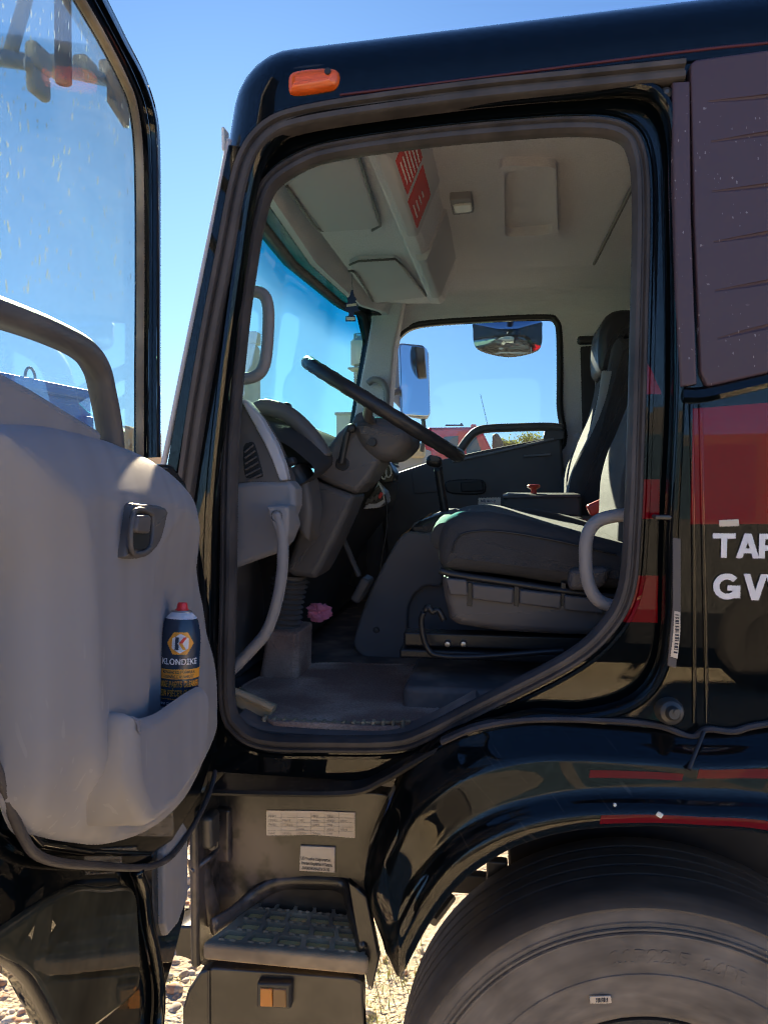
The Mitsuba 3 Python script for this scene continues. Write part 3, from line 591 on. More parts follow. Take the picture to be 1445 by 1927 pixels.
# wheel
WC = np.array([.315, 0, .42])
pr = [(.262, .06), (.270, .040), (.283, .026), (.296, .020), (.33, .014), (.37, .010), (.41, .008), (.44, .012), (.455, .016), (.458, .0135), (.468, .014), (.470, .017), (.488, .022), (.4935, .020), (.498, .026), (.505, .034), (.512, .046), (.514, .060)]
for yg in (.105, .145, .185, .225):
    pr += [(.516, yg - .012), (.516, yg - .0045), (.504, yg - .003), (.504, yg + .003), (.516, yg + .0045), (.516, yg + .012)]
pr += [(.514, .275), (.50, .30), (.44, .32), (.28, .30), (.262, .28)]
pr = [(a * 1.052 if a > .3 else a + .016, b) for a, b in pr]
add('truck__wheel__tyre', lathe(pr, WC + [0, .035, 0], [0, 1, 0], 180), 'tyre', 30)
add('truck__wheel__rim', lathe([(0, .10), (.10, .09), (.14, .13), (.22, .14), (.255, .05), (.274, .030), (.287, .030), (.289, .05), (.255, .10), (.25, .20)], WC + [0, .035, 0], [0, 1, 0], 96), 'metal_dark', 40)
def round_text(txt, r, ang0, h, key, y=.046, flip=False, bold=True):
    m = meshkit.text_mesh(txt, h, .0010, bold); v = np.array(m.vertices); v = trimesh.Trimesh(v, m.faces, process=False)
    v = np.array(m.vertices); th = math.radians(ang0) - v[:, 0] / r * (-1 if flip else 1)
    rad = r + v[:, 1] * (-1 if flip else 1)
    m.vertices = np.stack([WC[0] + rad * np.cos(th), np.full(len(v), y) - v[:, 2], WC[2] + rad * np.sin(th)], 1)
    add(key, fix(m), 'tyre', False)
round_text('11R22.5', .416, 104, .026, 'truck__wheel__size_marking', y=.0435)
round_text('16PR', .416, 81, .024, 'truck__wheel__ply_marking', y=.0435)
add('truck__wheel__moulding_line', cat(*[lathe([(r_ - .0035, .046), (r_ - .0018, .0425), (r_ + .0018, .0425), (r_ + .0035, .046)], WC, [0, 1, 0], 160) for r_ in (.392, .472, .482)]), 'tyre', 40)
sk = at(1130, 1883, .041); add('truck__wheel__sticker', pslab(rect(.041, .0145), sk, [1, 0, .13], [-.13, 0, 1], .003, .001), 'label_white')
for k in range(8): addn('truck__wheel__sticker_bar', pslab(rect(.0012 + .0008 * (k % 3), .009), sk + np.array([1, 0, .13]) * (-.008 + .003 * k) + [0, -.0008, 0], [1, 0, .13], [-.13, 0, 1], .001, 0), 'ink')
# chassis pieces that show through the wheel arch
add('truck__chassis', cat(rbox([.35, .75, .95], (2.4, .08, .25), .01), rbox([.35, 1.25, .95], (2.4, .08, .25), .01), rbox([.268, 1.0, .55], (.12, 1.5, .12), .03), rbox(at(880, 1660, .45), (.12, .03, .05), .005), rbox(at(935, 1640, .35), (.05, .03, .06), .005), tube(np.array([at(815, 1735, .4), at(850, 1690, .5)]), .012, 8)), 'metal_dark')

# ------------------------------------------------------------------ the open driver door (all measures in the door's own plane: along it, height, towards the cab side)
def S(a, b, d=0.0): return tuple(atd(a, b, d))
skin = [(-.085, 1.14), (-.085, 1.33), (-.04, 1.50), (.06, 1.66), (.16, 1.775), (.24, 1.80), (.60, 1.80), (.98, 1.84), (1.0, 1.66), (.97, 1.44), S(-30, 1600), S(0, 1640), (.86, 1.37), S(0, 1795), S(55, 1838), S(105, 1935), (.60, 1.02), (.50, .84), S(296, 1990), S(304, 1905), S(332, 1810), S(354, 1720), S(358, 1600)]
add('truck__door__skin', dslab(skin, -.005, -.022, .006, fil=.03), 'paint', 40)
# inner frame lip that shows below and beside the trim, then the trim panel itself in two levels
add('truck__door__inner_frame', dslab([S(-60, 1200), S(-12, 1440), S(20, 1560), S(62, 1600), S(160, 1612), S(272, 1612), S(312, 1585), S(366, 1500), S(392, 1420), S(402, 1300), (-.04, 1.50), (.06, 1.66), (.16, 1.77), (.25, 1.80), (.60, 1.80), (.97, 1.83), (.99, 1.60)], .012, -.01, .008, fil=.02), 'paint', 40)
add('truck__door__weather_seal', tube(np.array([dpos(*q, .010) for q in cr([S(-40, 1420), S(-8, 1500), S(20, 1570), S(62, 1616), S(160, 1630), S(276, 1630), S(330, 1590), S(382, 1500), S(404, 1420)], 6)]), .0050, 10), 'rubber', True)
TRIM = [S(-60, 800, .020), S(0, 785, .020), S(90, 795, .020), S(180, 820, .020), S(255, 850, .020), S(305, 884, .020), S(333, 922, .020), S(348, 990, .020), S(362, 1100, .020), S(388, 1200, .020), S(396, 1300, .020), S(390, 1410, .020), S(356, 1500, .020), S(302, 1560, .020), S(222, 1594, .020), S(140, 1592, .020), S(76, 1576, .020), S(40, 1534, .020), S(20, 1466, .020), S(8, 1300, .020), S(-2, 1120, .020), S(-40, 960, .020)]
def trim_panel():
    """Moulded trim: a height field over the outline, raised main field on the rear side of a soft valley that runs down from the handle to the pocket."""
    from shapely.geometry import Polygon, Point, LineString
    from shapely import points, distance, contains
    pol = Polygon(cr(TRIM, 6, True)); x0, y0, x1, y1 = pol.bounds
    p = clean(cr(TRIM, 10, True)); p = p if area2(p) > 0 else p[::-1]
    pts = [p]; st = .0085
    for o in (.003, .007, .012, .018): pts.append(offset(p, o))
    gx, gy = np.meshgrid(np.arange(x0, x1, st), np.arange(y0, y1, st)); g = np.column_stack([gx.ravel(), gy.ravel()])
    pg = points(g); ins = contains(pol, pg) & (distance(pol.exterior, pg) > .023); g = g[ins]
    allp = np.vstack(pts + [g])
    from scipy.spatial import Delaunay
    tri = Delaunay(allp).simplices; cen = allp[tri].mean(1); tri = tri[contains(pol, points(cen))]
    ed = distance(pol.exterior, points(allp))
    h = .012 + .018 * (1 - np.exp(-ed / .008)) + .046 * np.clip(ed / .07, 0, 1) ** .7
    # valley line: right of it the panel lies lower
    vl = cr([S(350, 930, .062), S(326, 985, .062), S(306, 1015, .062), S(294, 1060, .062), S(288, 1120, .062), S(285, 1200, .062), S(282, 1300, .062), S(276, 1360, .062)], 8)
    o = np.argsort(vl[:, 1]); sv = np.interp(allp[:, 1], vl[o, 1], vl[o, 0])
    e = allp[:, 0] - sv                                   # > 0: rear of the line (left in the picture)
    step_ = 1 / (1 + np.exp(-(e - .02) / .011)); on = np.clip((1.745 - allp[:, 1]) / .12, 0, 1)
    h -= .028 * (1 - step_) * on * np.clip(ed / .05, 0, 1)
    # lower border ledge
    led = np.clip((.055 - ed) / .012, 0, 1) * np.clip((1.55 - allp[:, 1]) / .1, 0, 1)
    h -= .012 * led
    tri_ok = np.cross(allp[tri[:, 1]] - allp[tri[:, 0]], allp[tri[:, 2]] - allp[tri[:, 0]]) > 0; tri[~tri_ok] = tri[~tri_ok][:, ::-1]
    n = len(p); V = HINGE + allp[:, :1] * DE + h[:, None] * DN + np.column_stack([np.zeros((len(allp), 2)), allp[:, 1]])
    Vb = HINGE + p[:, :1] * DE + .006 * DN + np.column_stack([np.zeros((n, 2)), p[:, 1]])
    i = np.arange(n); j = (i + 1) % n; N = len(V)
    f = np.vstack([tri, np.stack([i, N + i, N + j], 1), np.stack([i, N + j, j], 1)])
    m = mesh_of(np.vstack([V, Vb]), f); return m
tp = trim_panel()
if (tp.face_normals[:50] @ DN).mean() < 0: tp.invert()
add('truck__door__trim_panel', tp, 'trim_grey', 60)
add('truck__door__sill_wedge', dslab([S(-80, 690), S(0, 730), S(70, 770), S(145, 812), S(140, 850), S(0, 850), S(-80, 850)], .030, -.01, .008, fil=.01), 'trim_grey', 40)
POCK = [S(256, 1346, .103), S(276, 1345, .103), S(304, 1336, .103), S(336, 1314, .103), S(366, 1294, .103), S(384, 1288, .103), S(396, 1304, .103), S(396, 1350, .103), S(389, 1412, .103), S(370, 1465, .103), S(338, 1516, .103), S(306, 1546, .103), S(290, 1554, .103), S(278, 1536, .103), S(264, 1496, .103), S(257, 1440, .103)]
def pocket():
    from shapely.geometry import Polygon
    from shapely import union_all, affinity
    p = clean(cr(POCK, 5, True)); p = p if area2(p) > 0 else p[::-1]
    v, f = slab(p, .075, .018, 5)
    m = Manifold(m3.Mesh(np.asarray(v * [1, 1, -1], np.float32), np.asarray(f[:, ::-1], np.uint32)))      # front at w = 0, back at w = -.075
    q = Polygon(offset(p, .007)).buffer(0); q = union_all([affinity.translate(q, 0, k) for k in np.linspace(0, .10, 41)]); q = np.array(q.exterior.coords)[:-1]
    m = m - Manifold.extrude(CrossSection([q if area2(q) > 0 else q[::-1]]), .064).translate([0, 0, -.071])
    t = mtri(m); v = np.array(t.vertices)
    t.vertices = HINGE + v[:, :1] * DE + (.103 + v[:, 2:3]) * DN + np.column_stack([np.zeros((len(v), 2)), v[:, 1]])
    return fix(t)
add('truck__door__pocket', pocket(), 'trim_grey', 40)
# handle
bz = [S(246, 950, .082), S(262, 948, .082), S(308, 956, .082), S(307, 985, .082), S(296, 1022, .082), S(278, 1044, .082), S(258, 1051, .082), S(236, 1050, .082), S(233, 1040, .082), S(241, 985, .082)]
add('truck__door__handle_bezel', dslab(bz, .086, .03, .005, smoothed=4), 'trim_dark', 45)
ib = [S(254, 966, .088), S(282, 967, .088), S(285, 985, .088), S(279, 1030, .088), S(272, 1034, .088), S(248, 1034, .088)]
add('truck__door__handle_recess', dslab(ib, .0885, .082, .001, fil=.004), 'trim_black', 40)
add('truck__door__handle_rim', tube(np.array([dpos(*q, .089) for q in cr([S(252, 964, .089), S(281, 964, .089), S(287, 978, .089), S(281, 1032, .089), S(248, 1037, .089)], 5, True)]), .0028, 8, True), 'trim_dark', True)
add('truck__door__handle', dslab([S(255, 969, .092), S(276, 969, .092), S(279, 975, .092), S(276, 1004, .092), S(250, 1002, .092)], .096, .089, .003, fil=.006), 'seat_plastic', 40)
add('truck__door__speaker_strip', dslab([S(318, 912, .045), S(333, 928, .045), S(334, 960, .045), S(326, 1004, .045), S(318, 1006, .045), S(312, 1000, .045), S(320, 960, .045)], .052, .02, .003, smoothed=3), 'trim_light', 40)
# window frame and glass
fo = [(.262, 1.78), (.262, 1.95), (.247, 2.20), (.245, 2.375), (.285, 2.452), S(210, 0), (.56, 2.60), (1.05, 2.62), (1.05, 1.78)]
fo = [(.275, 1.74), S(305, 800), S(303, 500), S(303, 300), S(298, 215), S(275, 140), S(240, 70), S(205, 0), S(170, -70), S(60, -250), S(-140, -420), S(-200, 870)]
fi = [S(-60, 870), S(-60, -250), S(60, -160), S(118, -60), S(150, 0), S(196, 76), S(233, 148), S(252, 200), S(262, 270), S(265, 400), S(266, 600), S(265, 860)]
fo_s = fillet(fo, [.001, .1, .1, .1, .1, .1, .1, .1, .1, .05, .02, .001]); fi_s = fillet(fi, [.001, .05, .05, .05, .05, .05, .05, .05, .05, .05, .05, .001])
def frame_ring(path_px, w_in):
    return None
out_path = np.array([dpos(*q, .0) for q in cr([S(303, 860), S(303, 700), S(303, 500), S(303, 300), S(298, 220), S(276, 145), S(240, 72), S(205, 0), S(165, -80), S(120, -160)], 6)])
inn = np.array([dpos(*q, .0) for q in cr([S(265, 862), S(265, 700), S(266, 500), S(264, 300), S(254, 205), S(234, 150), S(196, 76), S(152, 0), S(110, -75), S(62, -150)], 6)])
def strip_solid(A, B, levels):
    """Solid strip between the two curves; levels: (fraction across, distance towards the cab side)."""
    rows = [[a * (1 - w) + b * w + DN * d for w, d in levels] + [b - DN * .010, a - DN * .035] for a, b in zip(A, B)]
    rows = [r_ + [r_[0]] for r_ in rows]
    return fix(grid_mesh(np.array(rows)))
add('truck__door__window_frame', strip_solid(out_path, inn, [(0, -.02), (.02, -.004), (.12, .003), (.34, .003), (.38, -.003), (.42, -.003), (.46, .001), (.60, .003), (.64, -.003), (.68, -.003), (.72, .003), (.94, .001), (1, -.006)]), 'paint', 40)
add('truck__door__glass_channel', tube(inn + DN * .0 + DE * .004, .006, 8), 'step_plastic', True)
gl = [S(272, 880, -.008), S(270, 300, -.008), S(258, 190, -.008), S(156, -10, -.008), S(60, -170, -.008), S(-160, -330, -.008), S(-160, 880, -.008)]
glp = np.array(gl); gv = np.array([dpos(*q, -.008) for q in glp]); add('truck__door__glass', mesh_of(gv, np.asarray(m3.triangulate([glp if area2(glp) > 0 else glp[::-1]])).reshape(-1, 3) if area2(glp) > 0 else (len(glp) - 1 - np.asarray(m3.triangulate([glp[::-1]])).reshape(-1, 3))), 'glass_door', False)
gr = np.array([dpos(*q, .016) for q in cr([S(a, b, .016) for a, b in [(211, 856), (205, 800), (194, 742), (181, 692), (152, 655), (84, 620), (0, 588), (-120, 548)]], 7)])
add('truck__door__guard_rail', tube(gr, .0140, 14, flat=1.15, ref=DN), 'trim_dark', True)
# specks of dirt on the door glass
def specks(n, fn, lo, hi):
    ico = trimesh.creation.icosphere(0); V, Fc = np.array(ico.vertices), np.array(ico.faces); vs = []
    for _ in range(n):
        o, e1, e2, e3 = fn(); s = math.exp(RNG.uniform(math.log(lo), math.log(hi)))
        vs.append(o + V[:, :1] * e1 * s * .7 + V[:, 1:2] * e2 * s * RNG.uniform(1, 3.5) + V[:, 2:3] * e3 * .00025)
    k = len(vs); return mesh_of(np.vstack(vs), (Fc[None] + (np.arange(k) * len(V))[:, None, None]).reshape(-1, 3))
def dsp():
    while True:
        px, py = RNG.uniform(-40, 262), RNG.uniform(0, 560)
        if px < 150 + py * .55 and (RNG.random() < .75 or py < 220): break
    s, z = atd(px, py, -.009); tilt = RNG.normal(.12, .25)
    return dpos(s, z, -.009), DE * math.cos(tilt) + ZW * math.sin(tilt), ZW * math.cos(tilt) - DE * math.sin(tilt), DN
add('truck__door__dirt_specks', specks(330, dsp, .0007, .0026), 'dust', False); lab('truck__door__dirt_specks', None, kind='stuff')
add('truck__door__kick_plate', dslab([S(314, 1600, .01), S(330, 1562, .01), S(349, 1545, .01), S(358, 1560, .01), S(358, 1690, .01), S(340, 1740, .01), S(322, 1762, .01), S(316, 1740, .01)], .006, -.01, .006, fil=.01), 'trim_grey', 40)
add('truck__door__lower_reflection', dslab([S(132, 1672, .004), S(200, 1668, .004), S(254, 1672, .004), S(264, 1740, .004), S(266, 1850, .004), S(240, 1890, .004), S(150, 1960, .004), S(122, 1944, .004), S(72, 1852, .004), S(0, 1806, .004), S(-40, 1790, .004)], .003, -.02, .008, smoothed=5), 'paint_olive_reflection', 50)  # plate in the outline of the olive ground reflection it paints
add('truck__door__lower_rib', tube(np.array([dpos(*q, .006) for q in cr([S(250, 1640), S(264, 1680), S(272, 1740), S(285, 1800), S(294, 1880), S(284, 1990)], 6)]), .009, 12), 'paint', True)
add('truck__door__arch_edge', tube(np.array([dpos(*q, -.004) for q in cr([S(-60, 1785), S(0, 1796), S(55, 1840), S(105, 1930), S(140, 2010)], 8)]), .006, 12), 'paint_dusty', True)
# mirror bracket on the outside of the door, seen through its glass
mb = lambda a, b, d=-.22: dpos(*atd(a, b, d), d)
add('truck__mirror_bracket__arm', tube(np.array([mb(60, -60), mb(45, 10), mb(24, 80), mb(20, 95)]), .011, 12), 'mirror_shell', True)
add('truck__mirror_bracket__arm_001', tube(np.array([mb(118, -120, -.12), mb(118, 60, -.12), mb(119, 155, -.12)]), .012, 12), 'trim_dark', True)
add('truck__mirror_bracket__crossbar', tube(np.array([mb(-60, 98), mb(30, 112), mb(110, 128), mb(210, 152)]), .013, 12), 'mirror_shell', True)
for a, b, w_, h_ in ((72, 112, 26, 50), (106, 128, 34, 34), (160, 128, 36, 40), (205, 135, 30, 40), (72, 158, 22, 48)):
    addn('truck__mirror_bracket__clamp', rbox(mb(a, b, -.21), (w_ / 1447 * 1.25, .05, h_ / 1447 * 1.25), .008), 'mirror_shell')
add('truck__mirror_bracket__link', tube(np.array([mb(205, 150, -.21), dpos(*atd(250, 160, -.12), -.12), dpos(*atd(272, 190, -.03), -.03)]), .012, 10), 'trim_dark', True)
mh = mb(80, -150, -.19); add('truck__mirror_bracket__mirror_head', rbox(mh + np.array([0, 0, .16]), (.09, .24, .40), .03, np.stack([DN, DE, ZW], 1)), 'trim_dark', 50)
add('truck__mirror_bracket__shield', dslab([S(212, 128, -.1), S(222, 135, -.1), S(246, 200, -.1), S(243, 240, -.1), S(212, 190, -.1)], -.10, -.11, .002), 'trim_dark')

# ------------------------------------------------------------------ spray can standing in the door pocket
cb = None
depth_can = ((HINGE - C) @ DN + .068) / (ray(337, 1250) @ DN)
def along(px, py, dep): return C + ray(px, py) * dep
c_bot, c_top = along(331, 1372, depth_can), along(343.5, 1134, depth_can + .005)
CA = (c_top - c_bot); CL = np.linalg.norm(CA); CA /= CL
cf = C - (c_bot + c_top) / 2; cf -= CA * (cf @ CA); cf /= np.linalg.norm(cf); cs = np.cross(CA, cf)   # towards the photographer; to the right
CR_ = 37.0 / FOC * depth_can
def ht(py): return (1372 - py) / (1372 - 1134) * CL      # height on the can of a photograph row
def canband(y0, y1, r0, r1=None, n=64, lip=.0): return lathe([(r0, ht(y0)), (r1 if r1 else r0, ht(y1))], c_bot, CA, n)
body_prof = [(0, 0), (CR_, .0), (CR_, ht(1215))] + [(CR_ * (1 - .22 * t ** 2.2), ht(1215 - 52 * t)) for t in np.linspace(.1, 1, 9)]
add('spray_can__body', lathe(body_prof, c_bot, CA, 64), 'can_navy', 40)
add('spray_can__shoulder', lathe([(CR_ * .78, ht(1163)), (CR_ * .60, ht(1156)), (CR_ * .50, ht(1151.5)), (0, ht(1151))], c_bot, CA, 64), 'can_white', 50)
add('spray_can__valve_ring', lathe([(.0, ht(1152)), (CR_ * .50, ht(1152)), (CR_ * .52, ht(1150)), (CR_ * .50, ht(1148.5)), (.0, ht(1148))], c_bot, CA, 48), 'metal', 40)
add('spray_can__nozzle', lathe([(0, ht(1150)), (CR_ * .34, ht(1150)), (CR_ * .34, ht(1147)), (CR_ * .285, ht(1146)), (CR_ * .24, ht(1136)), (CR_ * .21, ht(1134)), (0, ht(1134))], c_bot, CA, 40), 'can_red', 40)
add('spray_can__orange_band', lathe([(CR_ + .0004, ht(1272)), (CR_ + .0004, ht(1254))], c_bot, CA, 64), 'can_orange', True)
add('spray_can__rule', lathe([(CR_ + .0004, ht(1309)), (CR_ + .0004, ht(1307.8))], c_bot, CA, 64), 'can_orange', True)
def on_can(v, lift=.0006):                               # flat (right, up) millimetre artwork bent round the can
    th = v[:, 0] / CR_; r = CR_ + lift + v[:, 2]
    return c_bot + CA * v[:, 1:2] + cf * (r * np.cos(th))[:, None] + cs * (r * np.sin(th))[:, None]
def can_text(key, txt, py, h_px, w_m, matk, bold=True, shift=0.0, lift=.0007):
    m = meshkit.text_mesh(txt, h_px / 238 * CL, .0003, bold); m = m.subdivide() if len(m.faces) < 3000 else m
    v = np.array(m.vertices); v[:, 0] = (v[:, 0] / v[:, 0].max() - .5) * w_m + shift; v[:, 1] += ht(py)
    m.vertices = on_can(v, lift); add(key, fix(m), matk, False)
can_text('spray_can__name', 'KLONDIKE', 1245, 10.5, .052, 'can_white', True)
can_text('spray_can__formula_text', 'ADVANCED FORMULA', 1261.5, 5.2, .046, 'can_navy', False)
can_text('spray_can__formula_text_001', 'FORMULE AVANCÉE', 1270, 5.2, .042, 'can_navy', False)
can_text('spray_can__product_text', 'BRAKE PARTS CLEANER', 1286.5, 11, .064, 'can_orange', True)
can_text('spray_can__product_text_001', 'FREIN PIÈCES CLEANER', 1303, 11, .064, 'can_orange', True)
for k, t in enumerate(('Non Chlorinated / Non', 'Quick Drying / Séchage', 'Low Odor / Faible')):
    can_text(f'spray_can__small_print_{k:03d}' if k else 'spray_can__small_print', t, 1319 + 9 * k, 5, .052, 'can_white', False)
def can_poly(key, pts, matk, lift):
    p = np.array(pts, float); d = []
    for a, b in zip(p, np.roll(p, -1, 0)): d += [a + (b - a) * t for t in np.linspace(0, 1, 8, endpoint=False)]
    v, f = slab(np.array(d), .0004, 0); v = v.copy(); v[:, 2] = .0004 - v[:, 2]
    m = mesh_of(v, f); m = m.subdivide(); m.vertices = on_can(np.array(m.vertices), lift); add(key, fix(m), matk, False)
hx = ht(1206)
can_poly('spray_can__emblem_hexagon', [(.0185 * math.cos(a), hx + .0175 * math.sin(a)) for a in np.arange(6) * math.pi / 3], 'can_orange', .0004)
can_poly('spray_can__emblem_field', [(.0125 * math.sin(a), hx + .0135 * math.cos(a)) for a in np.arange(6) * math.pi / 3], 'can_white', .0010)
can_poly('spray_can__emblem_letter', [(-.0065, hx - .0085), (-.002, hx - .0085), (-.002, hx - .002), (-.0035, hx), (-.002, hx + .0025), (-.002, hx + .0085), (-.0065, hx + .0085)], 'can_navy', .0016)
can_poly('spray_can__emblem_letter_001', [(-.002, hx + .0002), (.004, hx + .0085), (.0085, hx + .0085), (.0025, hx)], 'can_red', .0016)
can_poly('spray_can__emblem_letter_002', [(-.002, hx - .0002), (.0025, hx), (.0078, hx - .0085), (.0034, hx - .0085)], 'can_orange', .0016)
lab('spray_can', 'navy and orange aerosol can with a red nozzle standing in the door pocket', 'spray can')

# ------------------------------------------------------------------ passenger door on the far side (part of the truck)
yf = 1.855
fs = np.column_stack([far_xz[:, 0], np.full(len(far_xz), yf - .012), far_xz[:, 1]])
add('truck__far_door__window_seal', tube(fs, .014, 10, True), 'rubber_clean', True)
add('truck__far_door__trim_panel', yslab([(716, 905), (745, 890), (800, 872), (860, 858), (920, 845), (1010, 828), (1056, 818), (1062, 900), (1058, 1050), (730, 1080)], yf - .05, yf + .0, .012, fil=.01), 'trim_dark', 45)
add('truck__far_door__guard_rail', tube(ypath([(850, 862), (866, 846), (884, 822), (900, 810), (925, 806), (980, 804), (1030, 803), (1060, 806)], yf - .045, 6), .018, 12), 'trim_dark', True)
add('truck__far_door__guard_post', yslab([(1024, 812), (1062, 800), (1062, 826), (1022, 832)], yf - .055, yf - .02, .006), 'trim_dark', 40)
add('truck__far_door__sill_strip', tube(ypath([(850, 868), (915, 855), (990, 838), (1042, 826)], yf - .055, 4), .006, 8), 'trim_light', True)
add('truck__far_door__armrest_strip', tube(ypath([(985, 858), (1010, 857), (1036, 855)], yf - .06, 4), .005, 8), 'trim_light', True)
add('truck__far_door__handle_bezel', yslab([(836, 916), (845, 904), (900, 902), (912, 908), (914, 920), (906, 930), (860, 930), (842, 926)], yf - .062, yf - .04, .006, smoothed=3), 'trim_black', 45)
add('truck__far_door__handle', yslab([(866, 907), (908, 906), (910, 924), (868, 926)], yf - .072, yf - .06, .004, fil=.006), 'rubber_clean', 45)
add('truck__far_door__storage_lid', yslab([(774, 885), (832, 872), (834, 925), (778, 930)], yf - .056, yf - .04, .004, fil=.012), 'seat_plastic', 45)
gq = far_xz if area2(far_xz) > 0 else far_xz[::-1]
add('truck__far_door__glass', mesh_of(np.column_stack([gq[:, 0], np.full(len(gq), yf + .02), gq[:, 1]]), np.asarray(m3.triangulate([gq])).reshape(-1, 3)), 'glass_pane', False)
# mirrors on the far side
add('truck__far_mirror__casing', yslab([(738, 655), (752, 644), (795, 648), (803, 658), (806, 775), (800, 788), (765, 782), (735, 750)], 2.19, 2.28, .02, fil=.03), 'mirror_shell', 50)
mo = at(781, 716, 2.12); mx = np.array([.68, .733, 0]); my = np.array([-.04, .04, 1.0])
add('truck__far_mirror__glass', pslab(fillet(rect(.172, .325), .025), mo, mx, my, .012, .003), 'mirror_glass', 40)
add('truck__far_mirror__arm', cat(tube(ypath([(796, 788), (798, 812), (794, 850)], 2.16, 3), .010, 8), tube(np.array([at(726, 735, 1.93), at(740, 738, 2.05), at(752, 735, 2.18)]), .016, 8), rbox(at(722, 735, 1.9), (.05, .06, .12), .02)), 'trim_dark', True)
def look_mirror():
    c = at(955, 634, 2.12); v = []
    o = cr([at(a, b, 2.12)[[0, 2]] for a, b in [(890, 622), (893, 606), (930, 601), (985, 600), (1017, 603), (1020, 620), (1018, 650), (1000, 662), (960, 669), (920, 663), (894, 650)]], 5, True)
    o = o if area2(o) > 0 else o[::-1]; cx = o.mean(0); rings = []
    for t in np.linspace(1, .0, 8): rings.append(np.column_stack([cx[0] + (o[:, 0] - cx[0]) * t, 2.12 - .030 * (1 - t * t) + 0 * o[:, 0], cx[1] + (o[:, 1] - cx[1]) * t]))
    P = np.array(rings); P = np.concatenate([P, P[:, :1]], 1)
    return grid_mesh(P), cx
lm, lcx = look_mirror(); add('truck__down_mirror__glass', lm, 'mirror_glass', True)
add('truck__down_mirror__casing', yslab([(890, 622), (893, 606), (930, 601), (985, 600), (1017, 603), (1020, 620), (1018, 650), (1000, 662), (960, 669), (920, 663), (894, 650)], 2.121, 2.17, .012, smoothed=4), 'trim_black', 50)
add('truck__down_mirror__arm', tube(np.array([[lcx[0], 2.15, lcx[1] + .03], [lcx[0] + .01, 2.14, lcx[1] + .14], [lcx[0] + .01, 1.97, lcx[1] + .22]]), .016, 8), 'trim_black', True)

# ------------------------------------------------------------------ windshield
add('truck__pillar_trim', yslab([(684, 566), (700, 552), (764, 552), (742, 650), (733, 760), (728, 890), (655, 890), (663, 800), (674, 735), (690, 650), (698, 600)], 1.745, 1.86, .014, fil=.02), 'headliner', 45)
om = mtri(outer); onx = om.face_normals; oc = np.sum(onx * om.triangles[:, 0], 1); osel = onx[:, 0] < -.05
def front_x(y, z): n = onx[osel]; return np.max((oc[osel] - n[:, 1] * y - n[:, 2] * z) / n[:, 0])
def wpt(y, z): return np.array([front_x(y, z) + .014, y, z])
add('truck__windshield', grid_mesh(np.array([[wpt(y, z) for y in np.linspace(.105, 1.845, 41)] for z in np.linspace(1.765, 2.475, 16)])), 'glass_windshield', True)
wl = fillet([(.115, 1.78), (1.835, 1.78), (1.825, 2.36), (1.74, 2.465), (.21, 2.465), (.125, 2.36)], .05, 6)
wl = np.vstack([wl[i] + (wl[(i + 1) % len(wl)] - wl[i]) * t for i in range(len(wl)) for t in np.linspace(0, 1, max(2, int(np.linalg.norm(wl[(i + 1) % len(wl)] - wl[i]) / .05)), endpoint=False)])
add('truck__windshield__gasket', tube(np.array([wpt(a, b) + [.016, 0, 0] for a, b in wl]), .017, 10, True), 'rubber_clean', True)

# ------------------------------------------------------------------ cab interior
def cz(px, py, z): d = ray(px, py); return C + d * ((z - C[2]) / d[2])
def zslab(pxs, z0, th, r=.004, up=True, fil=0, smoothed=None):
    """Flat plate facing down (up=False) or up, its face at z0."""
    p = np.array([cz(a, b, z0)[:2] for a, b in pxs])
    if smoothed: p = cr(p, smoothed, True)
    if fil: p = fillet(p, fil)
    v, f = slab(p, th, r); s = -1 if up else 1
    return fix(mesh_of(np.column_stack([v[:, 0], v[:, 1], z0 + s * v[:, 2]]), f))
# floor, engine cover, mat
add('truck__floor', rbox([.17, .99, 1.225], (1.64, 1.76, .04), .01), 'floor_vinyl')
MZ = 1.252
MAT = [(452, 1300), (510, 1268), (600, 1250), (720, 1252), (818, 1256), (846, 1290), (822, 1336), (792, 1356), (740, 1370), (640, 1366), (560, 1362), (507, 1357), (512, 1330)]
add('floor_mat', zslab(MAT, MZ + .006, .010, .004, smoothed=4), 'mat_dusty', 50); lab('floor_mat', 'dusty brown carpet mat lying on the driver footwell floor', 'floor mat')
edge = cr([cz(a, b, MZ + .004) for a, b in MAT], 4, True); add('floor_mat__binding', tube(edge, .0045, 8, True), 'mat_dusty', True)
add('truck__sill_plate', sweep(cr([at(a, b, .085) for a, b in [(448, 1352), (500, 1374), (620, 1384), (740, 1386), (800, 1370), (900, 1318)]], 6), [(-.008, .045), (-.008, -.01), (.004, -.012), (.012, .0), (.012, .045)], YW), 'floor_vinyl', 40)
for k in range(15):
    px = 498 + k * 18.6; py = 1357 + 8 * math.sin(k / 14 * math.pi * .8)
    p = at(px, py, .105); addn('truck__sill_plate__lug', cat(rbox(p, (.007, .02, .020), .002), rbox(p + [.0095, .004, .004], (.013, .006, .006), .002)), 'step_plastic')
add('truck__kick_plate', cat(yslab([(440, 1302), (470, 1318), (512, 1336), (505, 1356), (470, 1352), (442, 1330)], .12, .16, .008), tube(np.array([at(438, 1300, .115), at(514, 1334, .115)]), .009, 8)), 'step_plastic', 40)
def eng():
    a = [(752, 1010), (826, 1004), (840, 1240), (670, 1238)]
    base = yslab([(776, 985), (820, 975), (1200, 985), (1200, 1230), (690, 1238), (680, 1180), (720, 1090)], .80, 1.20, .05)
    return base
add('truck__engine_cover', eng(), 'cover_vinyl', 45)
